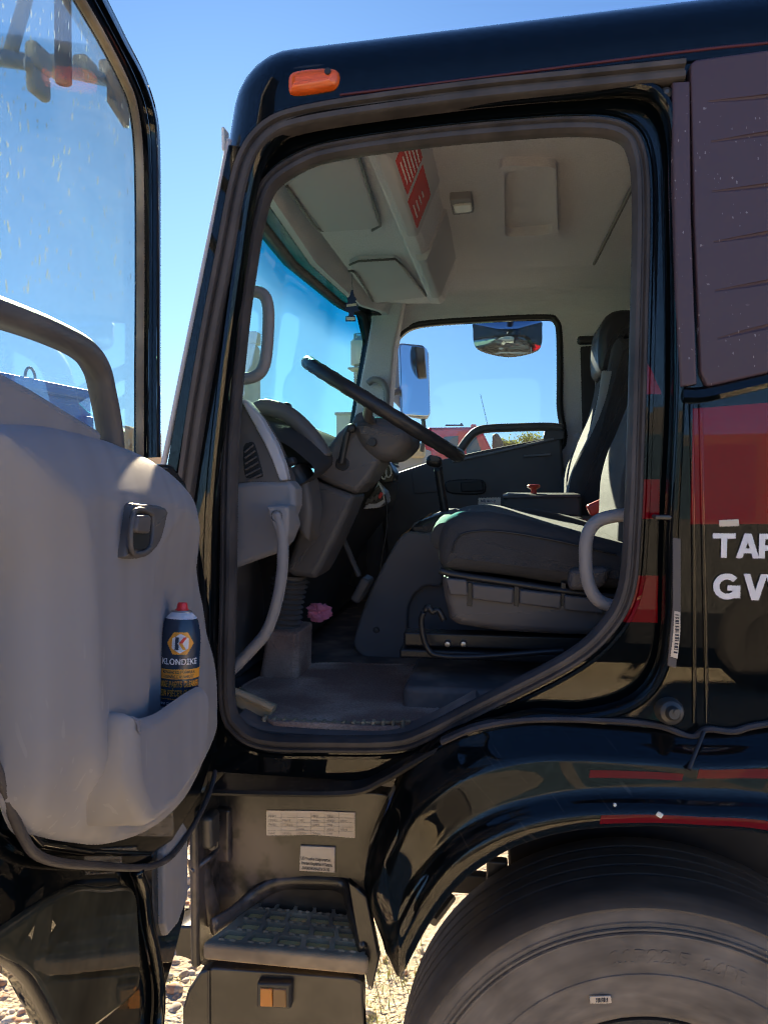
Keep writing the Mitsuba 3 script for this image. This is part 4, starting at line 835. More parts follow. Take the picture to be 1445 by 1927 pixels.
add('truck__engine_cover__flap', yslab([(758, 1006), (800, 1004), (832, 1004), (832, 1098), (800, 1104), (774, 1128), (766, 1165), (766, 1215), (752, 1240), (725, 1246), (690, 1240), (668, 1222), (667, 1196), (690, 1128), (722, 1062)], .765, .80, .010, smoothed=5), 'cover_vinyl', 45)
add('truck__engine_cover__stud', lathe([(0, .006), (.008, .005), (.010, 0), (.010, -.01)], at(708, 1186, .765), [0, -1, 0], 20), 'trim_dark', 40)
add('truck__engine_cover__top_pad', yslab([(762, 1004), (790, 980), (830, 966), (880, 966), (1100, 975), (1100, 1010)], .79, 1.15, .02, fil=.01), 'trim_black', 45)
add('pencil', tube(np.array([at(754, 1011, .86), at(812, 967, .95)]), .0042, 6), 'wood', 30); lab('pencil', 'thin brown stick lying on the engine cover beside the gear lever', 'stick')
# dashboard: lofted body with a cluster hood
def dash():
    rows = []
    prof = [(-.70, 1.30), (-.60, 1.28), (-.56, 1.36), (-.50, 1.52), (-.43, 1.62), (-.385, 1.68), (-.37, 1.74), (-.375, 1.80), (-.405, 1.845), (-.46, 1.880), (-.53, 1.895), (-.60, 1.885), (-.68, 1.85), (-.76, 1.82)]
    for y in np.linspace(.225, 1.83, 60):
        hood = math.exp(-((y - .50) / .21) ** 4); stack = math.exp(-((y - .95) / .22) ** 4); far = 1 / (1 + math.exp(-(y - 1.22) / .05)); near = 1 / (1 + math.exp((y - .26) / .015))
        row = []
        for x, z in prof:
            k = np.clip((z - 1.62) / .2, 0, 1)
            knee = (1 / (1 + math.exp((y - .80) / .03))) * np.clip((1.80 - z) / .1, 0, 1) * (1 if x > -.58 else .3)
            xx = x - .17 * knee + (-.05 * hood + .03 * stack - .10 * far - .05 * near) * (1 if x > -.6 else .0) ; zz = z + (.032 * hood * (1 if -.62 < x < -.40 else .35) - .02 * near) * k
            row.append([xx, y, zz])
        rows.append(cr(row, 4))
    return fix(grid_mesh(np.array(rows)))
add('truck__dashboard', dash(), 'dash_dark', True)
add('truck__dashboard__cluster_hood', tube(ypath([(478, 775), (500, 766), (545, 782), (585, 820), (612, 862)], .30, 6), .020, 10), 'trim_dark', True)
add('truck__dashboard__cluster_face', yslab([(486, 782), (510, 772), (545, 790), (580, 828), (602, 868), (560, 880), (520, 850)], .33, .5, .01), 'trim_black', 40)
add('truck__dashboard__end_panel', yslab([(430, 748), (456, 752), (486, 788), (512, 832), (530, 872), (542, 905), (530, 912), (430, 912)], .150, .22, .008), 'trim_dark', 45)
add('truck__dashboard__silver_strip', yslab([(452, 752), (462, 752), (492, 788), (518, 832), (534, 872), (541, 902), (526, 905), (514, 872), (498, 836), (474, 792)], .143, .17, .004), 'silver', 45)
add('truck__dashboard__vent', yslab([(458, 842), (470, 832), (480, 838), (494, 888), (492, 898), (470, 900), (460, 892)], .1485, .152, .001, smoothed=3), 'trim_black', 40)
for k in range(6):
    a = 838 + k * 11
    addn('truck__dashboard__vent_slat', tube(np.array([at(460 + k * .6, a + 13, .146), at(477 + k * 3, a - 1, .146)]), .0022, 6), 'seat_plastic')
add('truck__dashboard__lower_panel', yslab([(428, 912), (470, 905), (545, 905), (556, 920), (556, 952), (549, 972), (553, 990), (540, 1022), (520, 1042), (480, 1056), (428, 1075)], .145, .20, .012, fil=.012), 'trim_light', 45)
add('truck__dashboard__cup_clip', rbox(at(545, 870, .20), (.030, .03, .018), .005, rotm([0, 1, 0], -20)), 'trim_black')
add('truck__dashboard__side_pod', yslab([(560, 872), (580, 905), (588, 960), (580, 1020), (560, 1000), (540, 930), (545, 880)], .26, .36, .015), 'trim_dark', 45)
# centre stack bits beyond the column
add('truck__dashboard__switch_panel', yslab([(683, 958), (700, 930), (712, 905), (724, 925), (726, 945), (712, 956)], .80, .9, .006), 'silver', 40)
add('truck__dashboard__switch_recess', yslab([(684, 948), (698, 930), (712, 912), (720, 928), (721, 940), (708, 948)], .795, .81, .002), 'trim_black', 40)
for k in range(4): addn('truck__dashboard__switch', rbox(at(692 + 8 * k, 944 - 4 * k, .792), (.010, .008, .020), .003, rotm([0, 1, 0], 25)), 'red_label' if k == 3 else 'seat_plastic')
add('truck__dashboard__dial_panel', yslab([(716, 876), (732, 868), (742, 890), (740, 906), (722, 910), (714, 900)], .80, .9, .006), 'trim_black', 40)
for px, py in ((722, 890), (731, 887)): addn('truck__dashboard__dial', tube(np.array([at(px, py, .795) + [.008 * math.cos(t), 0, .018 * math.sin(t)] for t in np.linspace(0, 2 * math.pi, 20, endpoint=False)]), .0022, 6, True), 'silver', True)
for k in range(3): addn('truck__dashboard__vent_slat', tube(np.array([at(733 + 2 * k, 864 + 5 * k, .85), at(747 + k, 866 + 6 * k, .95)]), .004, 6), 'seat_plastic')
# steering column, wheel and levers
ST = at(722, 770, .5)
we = np.array([math.cos(math.radians(32)), 0, -math.sin(math.radians(32))]); wn = np.array([math.sin(math.radians(32)), 0, math.cos(math.radians(32))])
ang = np.linspace(0, 2 * math.pi, 120, endpoint=False)
rim = np.array([ST + .226 * (math.cos(a) * we + math.sin(a) * YW) for a in ang])
add('truck__steering_wheel__rim', tube(rim, .0170 + .0006 * np.sin(np.arange(120) * math.pi / 2), 14, True, ref=wn), 'trim_black', True)
for a in (90, 270): 
    d = math.cos(math.radians(a)) * we + math.sin(math.radians(a)) * YW
    addn('truck__steering_wheel__spoke', tube(np.array([ST + d * .218, ST + d * .15 - wn * .03, ST + d * .05 - wn * .045]), [.012, .014, .022], 10, flat=.6, ref=wn), 'trim_dark', True)
hubR = np.stack([we, YW, wn], 1)
add('truck__steering_wheel__hub', rbox(ST - wn * .055 + we * .02, (.13, .14, .045), .02, hubR, 16), 'trim_dark', 50)
add('truck__steering_column__switch_cover', yslab([(662, 800), (680, 788), (720, 784), (766, 800), (774, 828), (764, 848), (738, 866), (706, 864), (676, 838)], .40, .60, .035, smoothed=5, steps=5), 'trim_dark', 55)
add('truck__steering_column__upper_shroud', yslab([(608, 852), (634, 815), (652, 798), (680, 800), (700, 840), (717, 868), (692, 908), (668, 930), (620, 912), (586, 894)], .42, .58, .016, fil=.012, steps=4), 'trim_dark', 50)
add('truck__steering_column__lower_shroud', yslab([(584, 900), (620, 914), (668, 932), (652, 972), (630, 1020), (604, 1072), (592, 1090), (548, 1084), (536, 1074), (560, 1000), (576, 950)], .425, .575, .016, fil=.012, steps=4), 'trim_dark', 50)
add('truck__steering_column__slot', yslab([(632, 868), (640, 860), (654, 864), (656, 878), (646, 886), (632, 880)], .4165, .43, .001, smoothed=3), 'trim_black', 40)
add('truck__steering_column__tilt_lever', cat(tube(ypath([(642, 872), (648, 840), (654, 815), (661, 803), (666, 810)], .405, 5), .0085, 10), rbox(at(661, 806, .40), (.022, .016, .022), .007)), 'trim_black', 50)
add('truck__steering_column__ignition', lathe([(0, .01), (.010, .01), (.011, 0), (.011, -.02)], at(701, 832, .398), [0, -1, 0], 20), 'trim_black', 40)
bp = []
for k in range(12):
    h = k / 12; R0 = .050 - .008 * math.sin(h * math.pi); bp += [(R0 + .004, h * .165), (R0 - .006, (h + .04) * .165)]
b0, b1 = at(532, 1196, .5), at(548, 1076, .5)
add('truck__steering_column__boot', lathe([(0, 0)] + bp + [(.044, .166), (0, .166)], b0, b1 - b0, 40), 'trim_dark', 50)
add('truck__steering_column__base', yslab([(500, 1186), (562, 1190), (560, 1275), (556, 1286), (484, 1284), (492, 1240)], .43, .57, .015, fil=.008), 'mat_dusty', 45)
add('truck__brake_pedal', cat(rbox(at(682, 1108, .66), (.028, .08, .075), .008, rotm([0, 1, 0], 28)), tube(np.array([at(676, 1085, .68), at(640, 1000, .70)]), .008, 8)), 'trim_dark')
add('truck__dash_cable', tube(ypath([(724, 930), (728, 960), (727, 1000), (720, 1040), (715, 1080)], .78, 5), .0025, 6), 'trim_black', True)
# gear lever, centre console
add('truck__gear_lever__shaft', tube(ypath([(824, 880), (830, 920), (838, 968)], .95, 4), [.015, *([.013] * 8)][:9], 10), 'trim_black', True)
add('truck__gear_lever__knob', rbox(at(817, 868, .95), (.050, .045, .036), .016, rotm([0, 1, 0], 12), 16), 'trim_black', 50)
add('truck__gear_lever__shift_plate', yslab([(808, 859), (822, 857), (830, 866), (812, 868)], .926, .93, .001), 'seat_plastic')
add('truck__console_box', yslab([(943, 975), (946, 938), (955, 930), (1092, 930), (1095, 940), (1095, 990), (943, 990)], 1.0, 1.25, .012, fil=.008), 'box_grey', 45)
add('truck__console_box__lid', yslab([(946, 933), (1092, 930), (1092, 936), (946, 938)], .99, 1.26, .003), 'seat_plastic')
kb = at(1004, 930, 1.08); add('truck__console_box__valve_knob', lathe([(.011, -.005), (.009, .008), (.010, .016), (.020, .022), (.021, .028), (.017, .032), (0, .033)], kb, [0, 0, 1], 28), 'red_plastic', 50)
add('paper_card', yslab([(900, 937), (942, 936), (942, 952), (900, 953)], 1.02, 1.023, .0005), 'label_white'); lab('paper_card', 'small pale card propped against the dark console box between the seats', 'card')
add('paper_card__print', text_on('MB 40-2', .008, at(904, 945, 1.019), XW, ZW, True, .0005), 'ink_blue', False)
# grab handles
add('truck__grab_handle', tube(ypath([(430, 556), (470, 548), (494, 553), (504, 574), (505, 612), (502, 660), (496, 690), (480, 708), (440, 716)], .20, 7), .0135, 12), 'trim_light', True)
add('truck__grab_handle_001', tube(ypath([(522, 962), (531, 1000), (532, 1060), (526, 1110), (514, 1158), (498, 1194), (474, 1222), (436, 1262)], .105, 7), .0125, 12, flat=1.1, ref=YW), 'trim_light', True)
add('truck__grab_handle_001__mount', yslab([(502, 958), (506, 952), (538, 951), (544, 962), (541, 1010), (526, 1015), (510, 985)], .095, .145, .008, smoothed=3), 'trim_light', 45)
add('truck__grab_handle_001__screw', lathe([(.012, .003), (.012, 0), (.009, -.003), (0, -.003)], at(521, 971, .0945), [0, -1, 0], 24), 'trim_black', 30)
add('truck__grab_handle_002', tube(ypath([(1194, 968), (1150, 972), (1120, 984), (1104, 1012), (1102, 1060), (1108, 1100), (1124, 1128), (1150, 1140), (1190, 1146)], .115, 7), .0135, 12), 'trim_light', True)
add('truck__grab_handle_003', tube(ypath([(692, 722), (704, 714), (722, 722), (728, 742), (725, 768), (716, 782)], 1.715, 5), .014, 10), 'trim_light', True)
# driver seat
def cushion(pxs, y0, y1, r, key, matk, sm=5):
    add(key, yslab(pxs, y0, y1, r, smoothed=sm, steps=6), matk, 60)
def soft(pxs, y0, y1, r, sm=6):                          # cushion rounded on both sides: two half plates back to back
    ym = (y0 + y1) / 2; p = np.array([at(a, b, y0)[[0, 2]] for a, b in pxs]); p = cr(p, sm, True)
    p = clean(p); p = p if area2(p) > 0 else p[::-1]
    rings = [];
    for k in range(7): a = k / 6 * math.pi / 2; rings.append((offset(p, r * (1 - math.sin(a))), y0 + r * (1 - math.cos(a)))) if False else rings.append((offset(p, r * (1 - math.sin(a))), y0 + r * (1 - math.cos(math.pi / 2 - a)) if False else y0 + r - r * math.cos(a)))
    full = rings + [(q, y1 - (y - y0)) for q, y in rings[::-1]]
    P = np.array([np.column_stack([q[:, 0], np.full(len(q), y), q[:, 1]]) for q, y in full]); P = np.concatenate([P, P[:, :1]], 1)
    m = grid_mesh(P); cap = np.asarray(m3.triangulate([full[0][0]])).reshape(-1, 3)
    n = len(p); a = mesh_of(P[0, :-1], cap); b = mesh_of(P[-1, :-1], cap[:, ::-1]); t = cat(m, a, b); t.merge_vertices(); trimesh.repair.fix_normals(t); return fix(t)
CUSH = [(823, 1012), (832, 984), (852, 970), (885, 964), (940, 966), (1040, 990), (1170, 1022), (1210, 1040), (1210, 1110), (1160, 1112), (1060, 1104), (940, 1086), (850, 1078), (828, 1068), (822, 1040)]
add('truck__driver_seat__cushion', soft(CUSH, .24, .74, .045), 'fabric', 60)
add('truck__driver_seat__front_roll', tube(cr([at(838, 1012, .27), at(842, 1000, .34), at(846, 992, .48), at(850, 984, .62), at(856, 980, .70)], 5), .034, 14), 'fabric', True)
add('truck__driver_seat__bolster', tube(cr([at(880, 992, .70), at(930, 986, .70), at(1000, 990, .70), at(1060, 1004, .70), at(1120, 1026, .70)], 6), np.linspace(.040, .055, 25), 14), 'fabric', True)
add('truck__driver_seat__seam', tube(ypath([(850, 1040), (858, 1016), (880, 1002), (940, 1000), (1040, 1016), (1160, 1044)], .238, 6), .0022, 6), 'trim_black', True)
add('truck__driver_seat__base_cover', yslab([(829, 1082), (900, 1092), (1000, 1104), (1100, 1118), (1190, 1128), (1175, 1180), (1120, 1198), (1040, 1196), (940, 1190), (864, 1178), (846, 1168), (834, 1120)], .25, .72, .02, fil=.012), 'seat_plastic', 50)
add('truck__driver_seat__base_lip', tube(ypath([(827, 1074), (860, 1082), (940, 1094), (1060, 1112), (1180, 1126)], .252, 5), .008, 8), 'trim_black', True)
for q in ([(838, 1088), (878, 1092), (880, 1122), (846, 1120)], [(889, 1099), (966, 1108), (965, 1138), (888, 1128)], [(978, 1110), (1057, 1119), (1055, 1147), (977, 1137)], [(1062, 1120), (1140, 1130), (1135, 1156), (1062, 1149)]):
    addn('truck__driver_seat__control_cover', yslab(q, .236, .26, .004, fil=.004), 'seat_plastic', 40)
for px in (884, 972, 1060): addn('truck__driver_seat__control_gap', yslab([(px - 4, 1096), (px + 5, 1098), (px + 4, 1142), (px - 5, 1140)], .2465, .26, .001), 'trim_black', 40)
add('truck__driver_seat__recliner', yslab([(1072, 1080), (1080, 1072), (1140, 1068), (1146, 1085), (1130, 1108), (1080, 1112), (1070, 1100)], .222, .26, .012, smoothed=4), 'seat_plastic', 50)
add('truck__driver_seat__backrest', soft([(1168, 1035), (1170, 960), (1174, 900), (1190, 840), (1212, 790), (1250, 690), (1276, 560), (1300, 480), (1420, 480), (1420, 700), (1360, 900), (1300, 1040), (1200, 1060)], .27, .72, .05), 'fabric', 60)
add('truck__driver_seat__slide_rail', cat(rbox(at(960, 1205, .35), (.50, .05, .035), .006), rbox(at(960, 1232, .35), (.52, .06, .022), .006), rbox(at(960, 1215, .62), (.52, .06, .06), .006)), 'trim_black')
add('truck__driver_seat__release_bar', tube(ypath([(800, 1150), (806, 1142), (814, 1152), (824, 1148), (836, 1168)], .28, 4), .007, 8), 'trim_black', True)
add('truck__driver_seat__release_bar_001', tube(ypath([(797, 1152), (793, 1168), (796, 1196), (806, 1222), (826, 1234), (900, 1236), (1060, 1224)], .28, 6), .007, 8), 'trim_black', True)
for px in (842, 872): addn('truck__driver_seat__bolt', lathe([(0, .006), (.006, .005), (.008, 0), (.008, -.01)], at(px, 1212, .318), [0, -1, 0], 16), 'metal', 40)
add('truck__driver_seat__buckle', rbox(at(1122, 955, .78), (.05, .03, .035), .008, rotm([0, 1, 0], -25)), 'red_plastic')
add('truck__driver_seat__riser', rbox(at(1010, 1290, .48), (.62, .48, .10), .015), 'floor_vinyl')
# passenger seat
add('truck__passenger_seat__backrest', soft([(1072, 985), (1070, 920), (1084, 870), (1112, 815), (1136, 748), (1148, 690), (1160, 640), (1180, 632), (1230, 640), (1230, 800), (1190, 990)], 1.22, 1.66, .05), 'fabric', 60)
add('truck__passenger_seat__lit_bolster', tube(cr([at(1149, 700, 1.27), at(1140, 760, 1.27), at(1122, 822, 1.27), at(1098, 872, 1.27), at(1084, 910, 1.27), at(1078, 965, 1.27)], 6), .030, 12), 'fabric_grey', True)  # paler than the backrest cloth: the sunlit seat edge put into its colour
add('truck__passenger_seat__headrest', soft([(1128, 690), (1126, 640), (1134, 604), (1152, 585), (1180, 580), (1212, 590), (1222, 680), (1180, 640), (1164, 646), (1152, 690), (1142, 704)], 1.30, 1.58, .03), 'trim_black', 55)
add('truck__passenger_seat__cushion', rbox([.06, 1.44, 1.58], (.50, .46, .14), .05), 'fabric')
add('truck__seat_belt__strap', yslab([(1092, 652), (1118, 650), (1122, 900), (1098, 905)], 1.80, 1.806, .001), 'trim_black')
add('truck__seat_belt__loop', rbox(at(1106, 640, 1.79), (.085, .03, .035), .012, None, 14), 'trim_black', 50)
add('truck__seat_belt__buckle', yslab([(1079, 818), (1090, 814), (1092, 820), (1085, 826), (1078, 824)], 1.70, 1.705, .001), 'silver')
# ceiling: visors, overhead console, lamp, hatch
def ceil_plate(pxs, z, th, matk, key, r=.006, fil=.02): add(key, zslab(pxs, z, th, r, up=False, fil=fil), matk, 45)
ceil_plate([(536, 348), (580, 318), (672, 291), (716, 425), (700, 432), (606, 438), (598, 428)], 2.485, .02, 'visor_cloth', 'truck__sun_visor__panel', .008)
add('truck__sun_visor__rod', tube(cr([cz(540, 350, 2.48), cz(575, 400, 2.48), cz(598, 430, 2.48), cz(610, 433, 2.50)], 4), .004, 8), 'trim_dark', True)
ceil_plate([(658, 499), (672, 492), (746, 488), (803, 559), (705, 571)], 2.485, .02, 'visor_cloth', 'truck__sun_visor_001__panel', .008)
add('truck__sun_visor_001__rod', tube(cr([cz(655, 510, 2.48), cz(670, 515, 2.48), cz(702, 566, 2.48)], 4), .004, 8), 'trim_dark', True)
for nm, q in (('', [(536, 348), (716, 425)]), ):
    pass
add('truck__sun_visor__edge', tube(np.array([cz(674, 290, 2.486), cz(712, 408, 2.486), cz(716, 424, 2.488), cz(700, 433, 2.488)]), .004, 8), 'trim_dark', True)
add('truck__sun_visor_001__edge', tube(np.array([cz(658, 498, 2.486), cz(674, 491, 2.486), cz(744, 487, 2.486), cz(760, 502, 2.486), cz(802, 556, 2.486)]), .004, 8), 'trim_dark', True)
def ybar(sec, y0, y1, r=.0):
    v = mtri(prism_y(fillet(np.array(sec, float), .012, 4), y0, y1)); return v
add('truck__header_panel', ybar([(-.555, 2.60), (-.545, 2.505), (-.30, 2.50), (-.26, 2.60)], .20, 1.75), 'headliner', 30)
add('truck__overhead_console', ybar([(-.315, 2.60), (-.290, 2.462), (-.250, 2.458), (-.232, 2.47), (-.180, 2.60)], .10, 1.58), 'headliner', 35)
add('truck__overhead_console__bin', ybar([(-.275, 2.60), (-.268, 2.440), (-.236, 2.440), (-.170, 2.60)], .12, .66), 'visor_cloth', 35)
add('truck__overhead_console__bin_001', ybar([(-.275, 2.60), (-.268, 2.440), (-.236, 2.440), (-.170, 2.60)], .90, 1.40), 'visor_cloth', 35)
nrm = np.array([.160, 0, -.066]); nrm /= np.linalg.norm(nrm); vd = np.array([.066, 0, .160]); vd /= np.linalg.norm(vd)
def on_bin(y0, y1, a, b, key, matk, lift): 
    o = np.array([-.236, 0, 2.440]) + nrm * lift
    q = [(y0, a), (y1, a + .0), (y1, b), (y0, b)]
    add(key, pslab([(p[0], p[1]) for p in q], o, YW, vd, .0015, .0002), matk, False)
on_bin(.18, .38, .012, .105, 'truck__red_sticker', 'red_label', .0022); lab('truck__red_sticker', 'red instruction sticker on the overhead console, nearer the driver door')
on_bin(.41, .61, .006, .100, 'truck__red_sticker_001', 'red_label', .0022); lab('truck__red_sticker_001', 'red instruction sticker on the overhead console, farther from the driver door')
for k in range(6): on_bin(.215, .215 + RNG.uniform(.10, .17), .022 + .013 * k, .0255 + .013 * k, num('truck__red_sticker__print'), 'white_print', .0028)
for k in range(4): on_bin(.47 + .01 * k, .56 - .006 * k, .018 + .016 * k, .0215 + .016 * k, num('truck__red_sticker_001__print'), 'white_print', .0028)
add('truck__dome_lamp__frame', zslab([(846, 376), (886, 373), (892, 400), (852, 406)], 2.566, .04, .004, up=False, fil=.010), 'trim_grey', 45)
add('truck__dome_lamp__lens', zslab([(852, 388), (886, 384), (889, 398), (856, 402)], 2.560, .02, .004, up=False, fil=.006), 'white_lens', 45)
def hatch():
    from shapely.geometry import Polygon
    Z = 2.560; q = lambda pts: Polygon(fillet(np.array([cz(a, b, Z)[:2] for a, b in pts]), .03))
    ring = q([(938, 310), (1046, 314), (1050, 452), (938, 458)]).difference(q([(948, 320), (1036, 324), (1039, 440), (950, 446)]))
    m = trimesh.creation.extrude_polygon(ring, .05, engine='earcut'); m.vertices[:, 2] += Z; return m
add('truck__roof_hatch__rim', hatch(), 'headliner', 30)
add('truck__headliner_seam', tube(np.array([cz(1200, 330, 2.556), cz(1118, 496, 2.556)]), .006, 8), 'trim_dark', True)
add('truck__header_trim', tube(ypath([(1100, 498), (1000, 510), (860, 552), (770, 572), (700, 580)], 1.80, 5), .008, 8), 'headliner', True)
# loose things in the cab
tr = [(661, 545), (664, 545), (666, 556), (671, 562), (668, 566), (675, 574), (671, 577), (678, 584), (666, 586), (666, 594), (669, 595), (669, 604), (650, 604), (650, 595), (656, 594), (656, 586), (646, 584), (652, 577), (649, 574), (655, 566), (652, 562), (658, 556)]
add('air_freshener__card', yslab(tr, 1.2, 1.204, .0008), 'ink_blue', 30)
add('air_freshener__string', tube(np.array([at(663, 546, 1.202), at(662, 530, 1.205), at(663, 512, 1.22)]), .0012, 6), 'fabric_grey')
add('air_freshener__label', yslab([(651, 596), (668, 596), (668, 602), (651, 602)], 1.1985, 1.2, .0003), 'white_lens')
add('air_freshener__label_001', yslab([(652, 572), (671, 570), (671, 575), (652, 577)], 1.1985, 1.2, .0003), 'label_white')
lab('air_freshener', 'dark tree-shaped paper air freshener hanging from the passenger sun visor', 'air freshener')
add('dash_camera__body', rbox(at(538, 766, .62), (.030, .035, .022), .009, rotm([0, 1, 0], -10), 14), 'trim_black', 50)
add('dash_camera__mount', cat(rbox(at(527, 772, .62), (.014, .02, .012), .004), tube(np.array([at(526, 774, .62), at(527, 800, .62)]), .006, 8)), 'trim_black')
lab('dash_camera', 'little black camera on a stub mount on top of the dashboard', 'camera')
def rag():
    c = at(602, 1152, .62); m = trimesh.creation.icosphere(5); v = np.array(m.vertices)
    q = v * np.array([1.5, 1.5, 1.5]); r = np.abs(meshkit.noise(q * 1.6 + 7, 3) - .5) * 2; r2 = np.abs(meshkit.noise(q * 3.4 + 2, 4) - .5) * 2; r3 = meshkit.fbm(q * .9 + 5, 2, 9)
    k = .25 + .85 * r3 + .45 * np.sqrt(r) + .22 * np.sqrt(r2)
    m.vertices = c + v * k[:, None] * np.array([.034, .020, .023]); return m
add('crumpled_paper', rag(), 'pink', True); lab('crumpled_paper', 'crumpled pink paper lying behind the steering column boot', 'paper')

# ------------------------------------------------------------------ beyond the truck
def bg(px, py, dep): return C + ray(px, py) * dep
mat('yard_blue', (.03, .16, .55), .4, .5, .3)
mat('yard_red', (.50, .028, .035), .3, .5, .6)
mat('yard_tan', (.50, .38, .24), .8, .2)
mat('yard_grey', (.34, .32, .30), .7, .3)
mat('yard_glass', (.05, .08, .11), .1, .5)
mat('yard_concrete', (.46, .45, .43), .85, .2)
mat('bark', (.10, .07, .05), .9, .1)
scene['leaf'] = {'type': 'principledthin', 'base_color': proc(lambda p, n, uv: mix(mi.Color3f(.13, .17, .03), mi.Color3f(.36, .36, .09), fbm(p.x * 1.3, p.y * 1.3, p.z * 1.3, 3))), 'roughness': .7, 'diff_trans': 1.0}
# blue bin
b1 = bg(172, 737, 7.4); b0 = bg(-10, 698, 6.0); bd = b1 - b0; bd[2] = 0; bl = np.linalg.norm(bd); bd /= bl; bn = np.array([-bd[1], bd[0], 0]) ; btop = 2.60
b0s = b0 - bd * 2.2; L_ = bl + 2.2; mid = b0s + bd * L_ / 2 + bn * 1.1
RB = np.stack([bd, bn, ZW], 1)
add('blue_bin__wall', rbox([mid[0], mid[1], btop / 2], (L_, 2.2, btop - .02), .03, RB), 'yard_blue')
add('blue_bin__rim', cat(rbox([*(b0s + bd * L_ / 2 - bn * .02)[:2], btop - .05], (L_ + .06, .08, .10), .02, RB)), 'yard_blue')
for k in range(6): addn('blue_bin__rib', rbox([*(b0s + bd * (.25 + k * (L_ - .4) / 5) - bn * .03)[:2], btop / 2 - .1], (.12, .09, btop - .3), .02, RB), 'yard_blue')
for k in (.45, .75): addn('blue_bin__hook', tube(np.array([b0s + bd * (L_ * (.35 + .5 * k) + .07 * math.cos(t)) - bn * .02 + np.array([0, 0, btop - b0s[2] + .09 * math.sin(t)]) for t in np.linspace(0, math.pi, 9)]), .012, 8), 'metal_dark', True)
lab('blue_bin', 'tall blue steel roll-off bin seen through the open door window', 'bin')
# tan wrapped bales
def bale(k, x0, x1, y0, dep, label):
    a, b = bg(x0, y0, dep), bg(x1, y0, dep); w = np.linalg.norm(b - a); d = (b - a) / w
    key = 'tan_bale' if k == 0 else f'tan_bale_{k:03d}'
    add(key, rbox([*((a + b) / 2 + np.array([0, .5, 0]))[:2], a[2] / 2], (w, 1.0, a[2]), .09, np.stack([[d[0], d[1], 0], [-d[1], d[0], 0], ZW], 1)), 'yard_tan', 40); lab(key, label, 'bale')
    return a, b
bale(0, 214, 232, 800, 12.2, 'tan wrapped bale partly hidden behind the door guard rail'); a_, b_ = bale(1, 236, 263, 803, 12.0, 'tan wrapped bale with printed text beside the door window edge')
add('tan_bale_001__print', text_on('FIBRE', .10, bg(240, 838, 11.97), R, ZW, True, .004), 'yard_grey', False)
# red truck parked beyond
def rt(pxs, y0, y1, r, matk, key): add(key, yslab(pxs, y0, y1, r, fil=.08 if r > .02 else 0), matk, 45)
rt([(796, 930), (799, 812), (806, 804), (896, 803), (908, 812), (926, 848), (930, 930)], 18, 20.3, .08, 'yard_red', 'red_truck__cab')
rt([(835, 822), (862, 820), (862, 850), (833, 852)], 17.97, 18.2, .01, 'yard_glass', 'red_truck__window')
rt([(876, 830), (896, 822), (906, 850), (878, 856)], 17.97, 18.2, .01, 'yard_glass', 'red_truck__window_001')
rt([(928, 950), (926, 818), (936, 814), (946, 830), (948, 862), (944, 950)], 18.4, 19.8, .06, 'trim_black', 'red_truck__air_intake')
add('red_truck__light_bar', cat(tube(np.array([at(838, 800, 18.3), at(872, 800, 18.3)]), .02, 6), rbox(at(868, 799, 18.3), (.06, .1, .08), .02)), 'trim_black')
add('red_truck__marker', rbox(at(891, 802, 18.3), (.14, .12, .10), .03), 'amber')
add('red_truck__chassis', cat(rbox(at(820, 955, 19.1) , (6.5, 1.0, .35), .05)), 'trim_black')
for px in (745, 890): addn('red_truck__wheel', lathe([(0, 0), (.28, .0), (.30, .05), (.50, .02), (.53, .10), (.53, .28), (.4, .30), (0, .30)], np.array([at(px, 950, 18.0)[0], 17.95, .53]), [0, 1, 0], 32), 'tyre', 40)
add('red_truck__antenna', tube(np.array([at(921, 815, 18.2), at(904, 742, 18.2)]), .007, 6), 'trim_black')
lab('red_truck', 'red truck cab parked beyond, seen through the passenger window', 'truck')
# grey loader parts left of it
random.seed(5)
add('grey_loader__body', yslab([(728, 930), (732, 868), (756, 846), (772, 850), (798, 842), (800, 930)], 14, 15.5, .06, fil=.05), 'yard_grey', 40)
add('grey_loader__arm', cat(tube(np.array([at(738, 860, 13.8), at(764, 832, 13.8), at(796, 846, 13.8)]), .10, 8), rbox(at(786, 850, 13.9), (.30, .3, .25), .06)), 'yard_tan')
add('grey_loader__cab', yslab([(764, 868), (768, 834), (786, 832), (790, 868)], 14.2, 15.2, .04), 'yard_glass', 40)
lab('grey_loader', 'dusty grey loader standing left of the parked red truck', 'loader')
# far lattice tower with a tank on top, low building, silo
def lattice(px, pyt, dep, w, key):
    b = bg(px, 897, dep); h = bg(px, pyt, dep)[2]; ms = []
    for sx_ in (-1, 1):
        for sy_ in (-1, 1): ms.append(tube(np.array([[b[0] + sx_ * w, b[1] + sy_ * w, 0], [b[0] + sx_ * w, b[1] + sy_ * w, h]]), .09, 6))
    k = int(h / (2 * w))
    for i in range(k):
        z0, z1 = i * h / k, (i + 1) * h / k
        for sy_ in (-1, 1):
            ms += [tube(np.array([[b[0] - w, b[1] + sy_ * w, z0], [b[0] + w, b[1] + sy_ * w, z1]]), .05, 5), tube(np.array([[b[0] + w, b[1] + sy_ * w, z0], [b[0] - w, b[1] + sy_ * w, z1]]), .05, 5), tube(np.array([[b[0] - w, b[1] + sy_ * w, z1], [b[0] + w, b[1] + sy_ * w, z1]]), .06, 5)]
    add(key, cat(*ms), 'yard_grey', False); return b, h
tb, thh = lattice(680, 632, 70, .50, 'lattice_tower__frame')
add('lattice_tower__tank', lathe([(0, 0), (.85, .2), (.85, 2.3), (.2, 2.8), (0, 2.8)], np.array([tb[0] - .1, tb[1], thh - 2.9]), [0, 0, 1], 24), 'yard_concrete', 40)
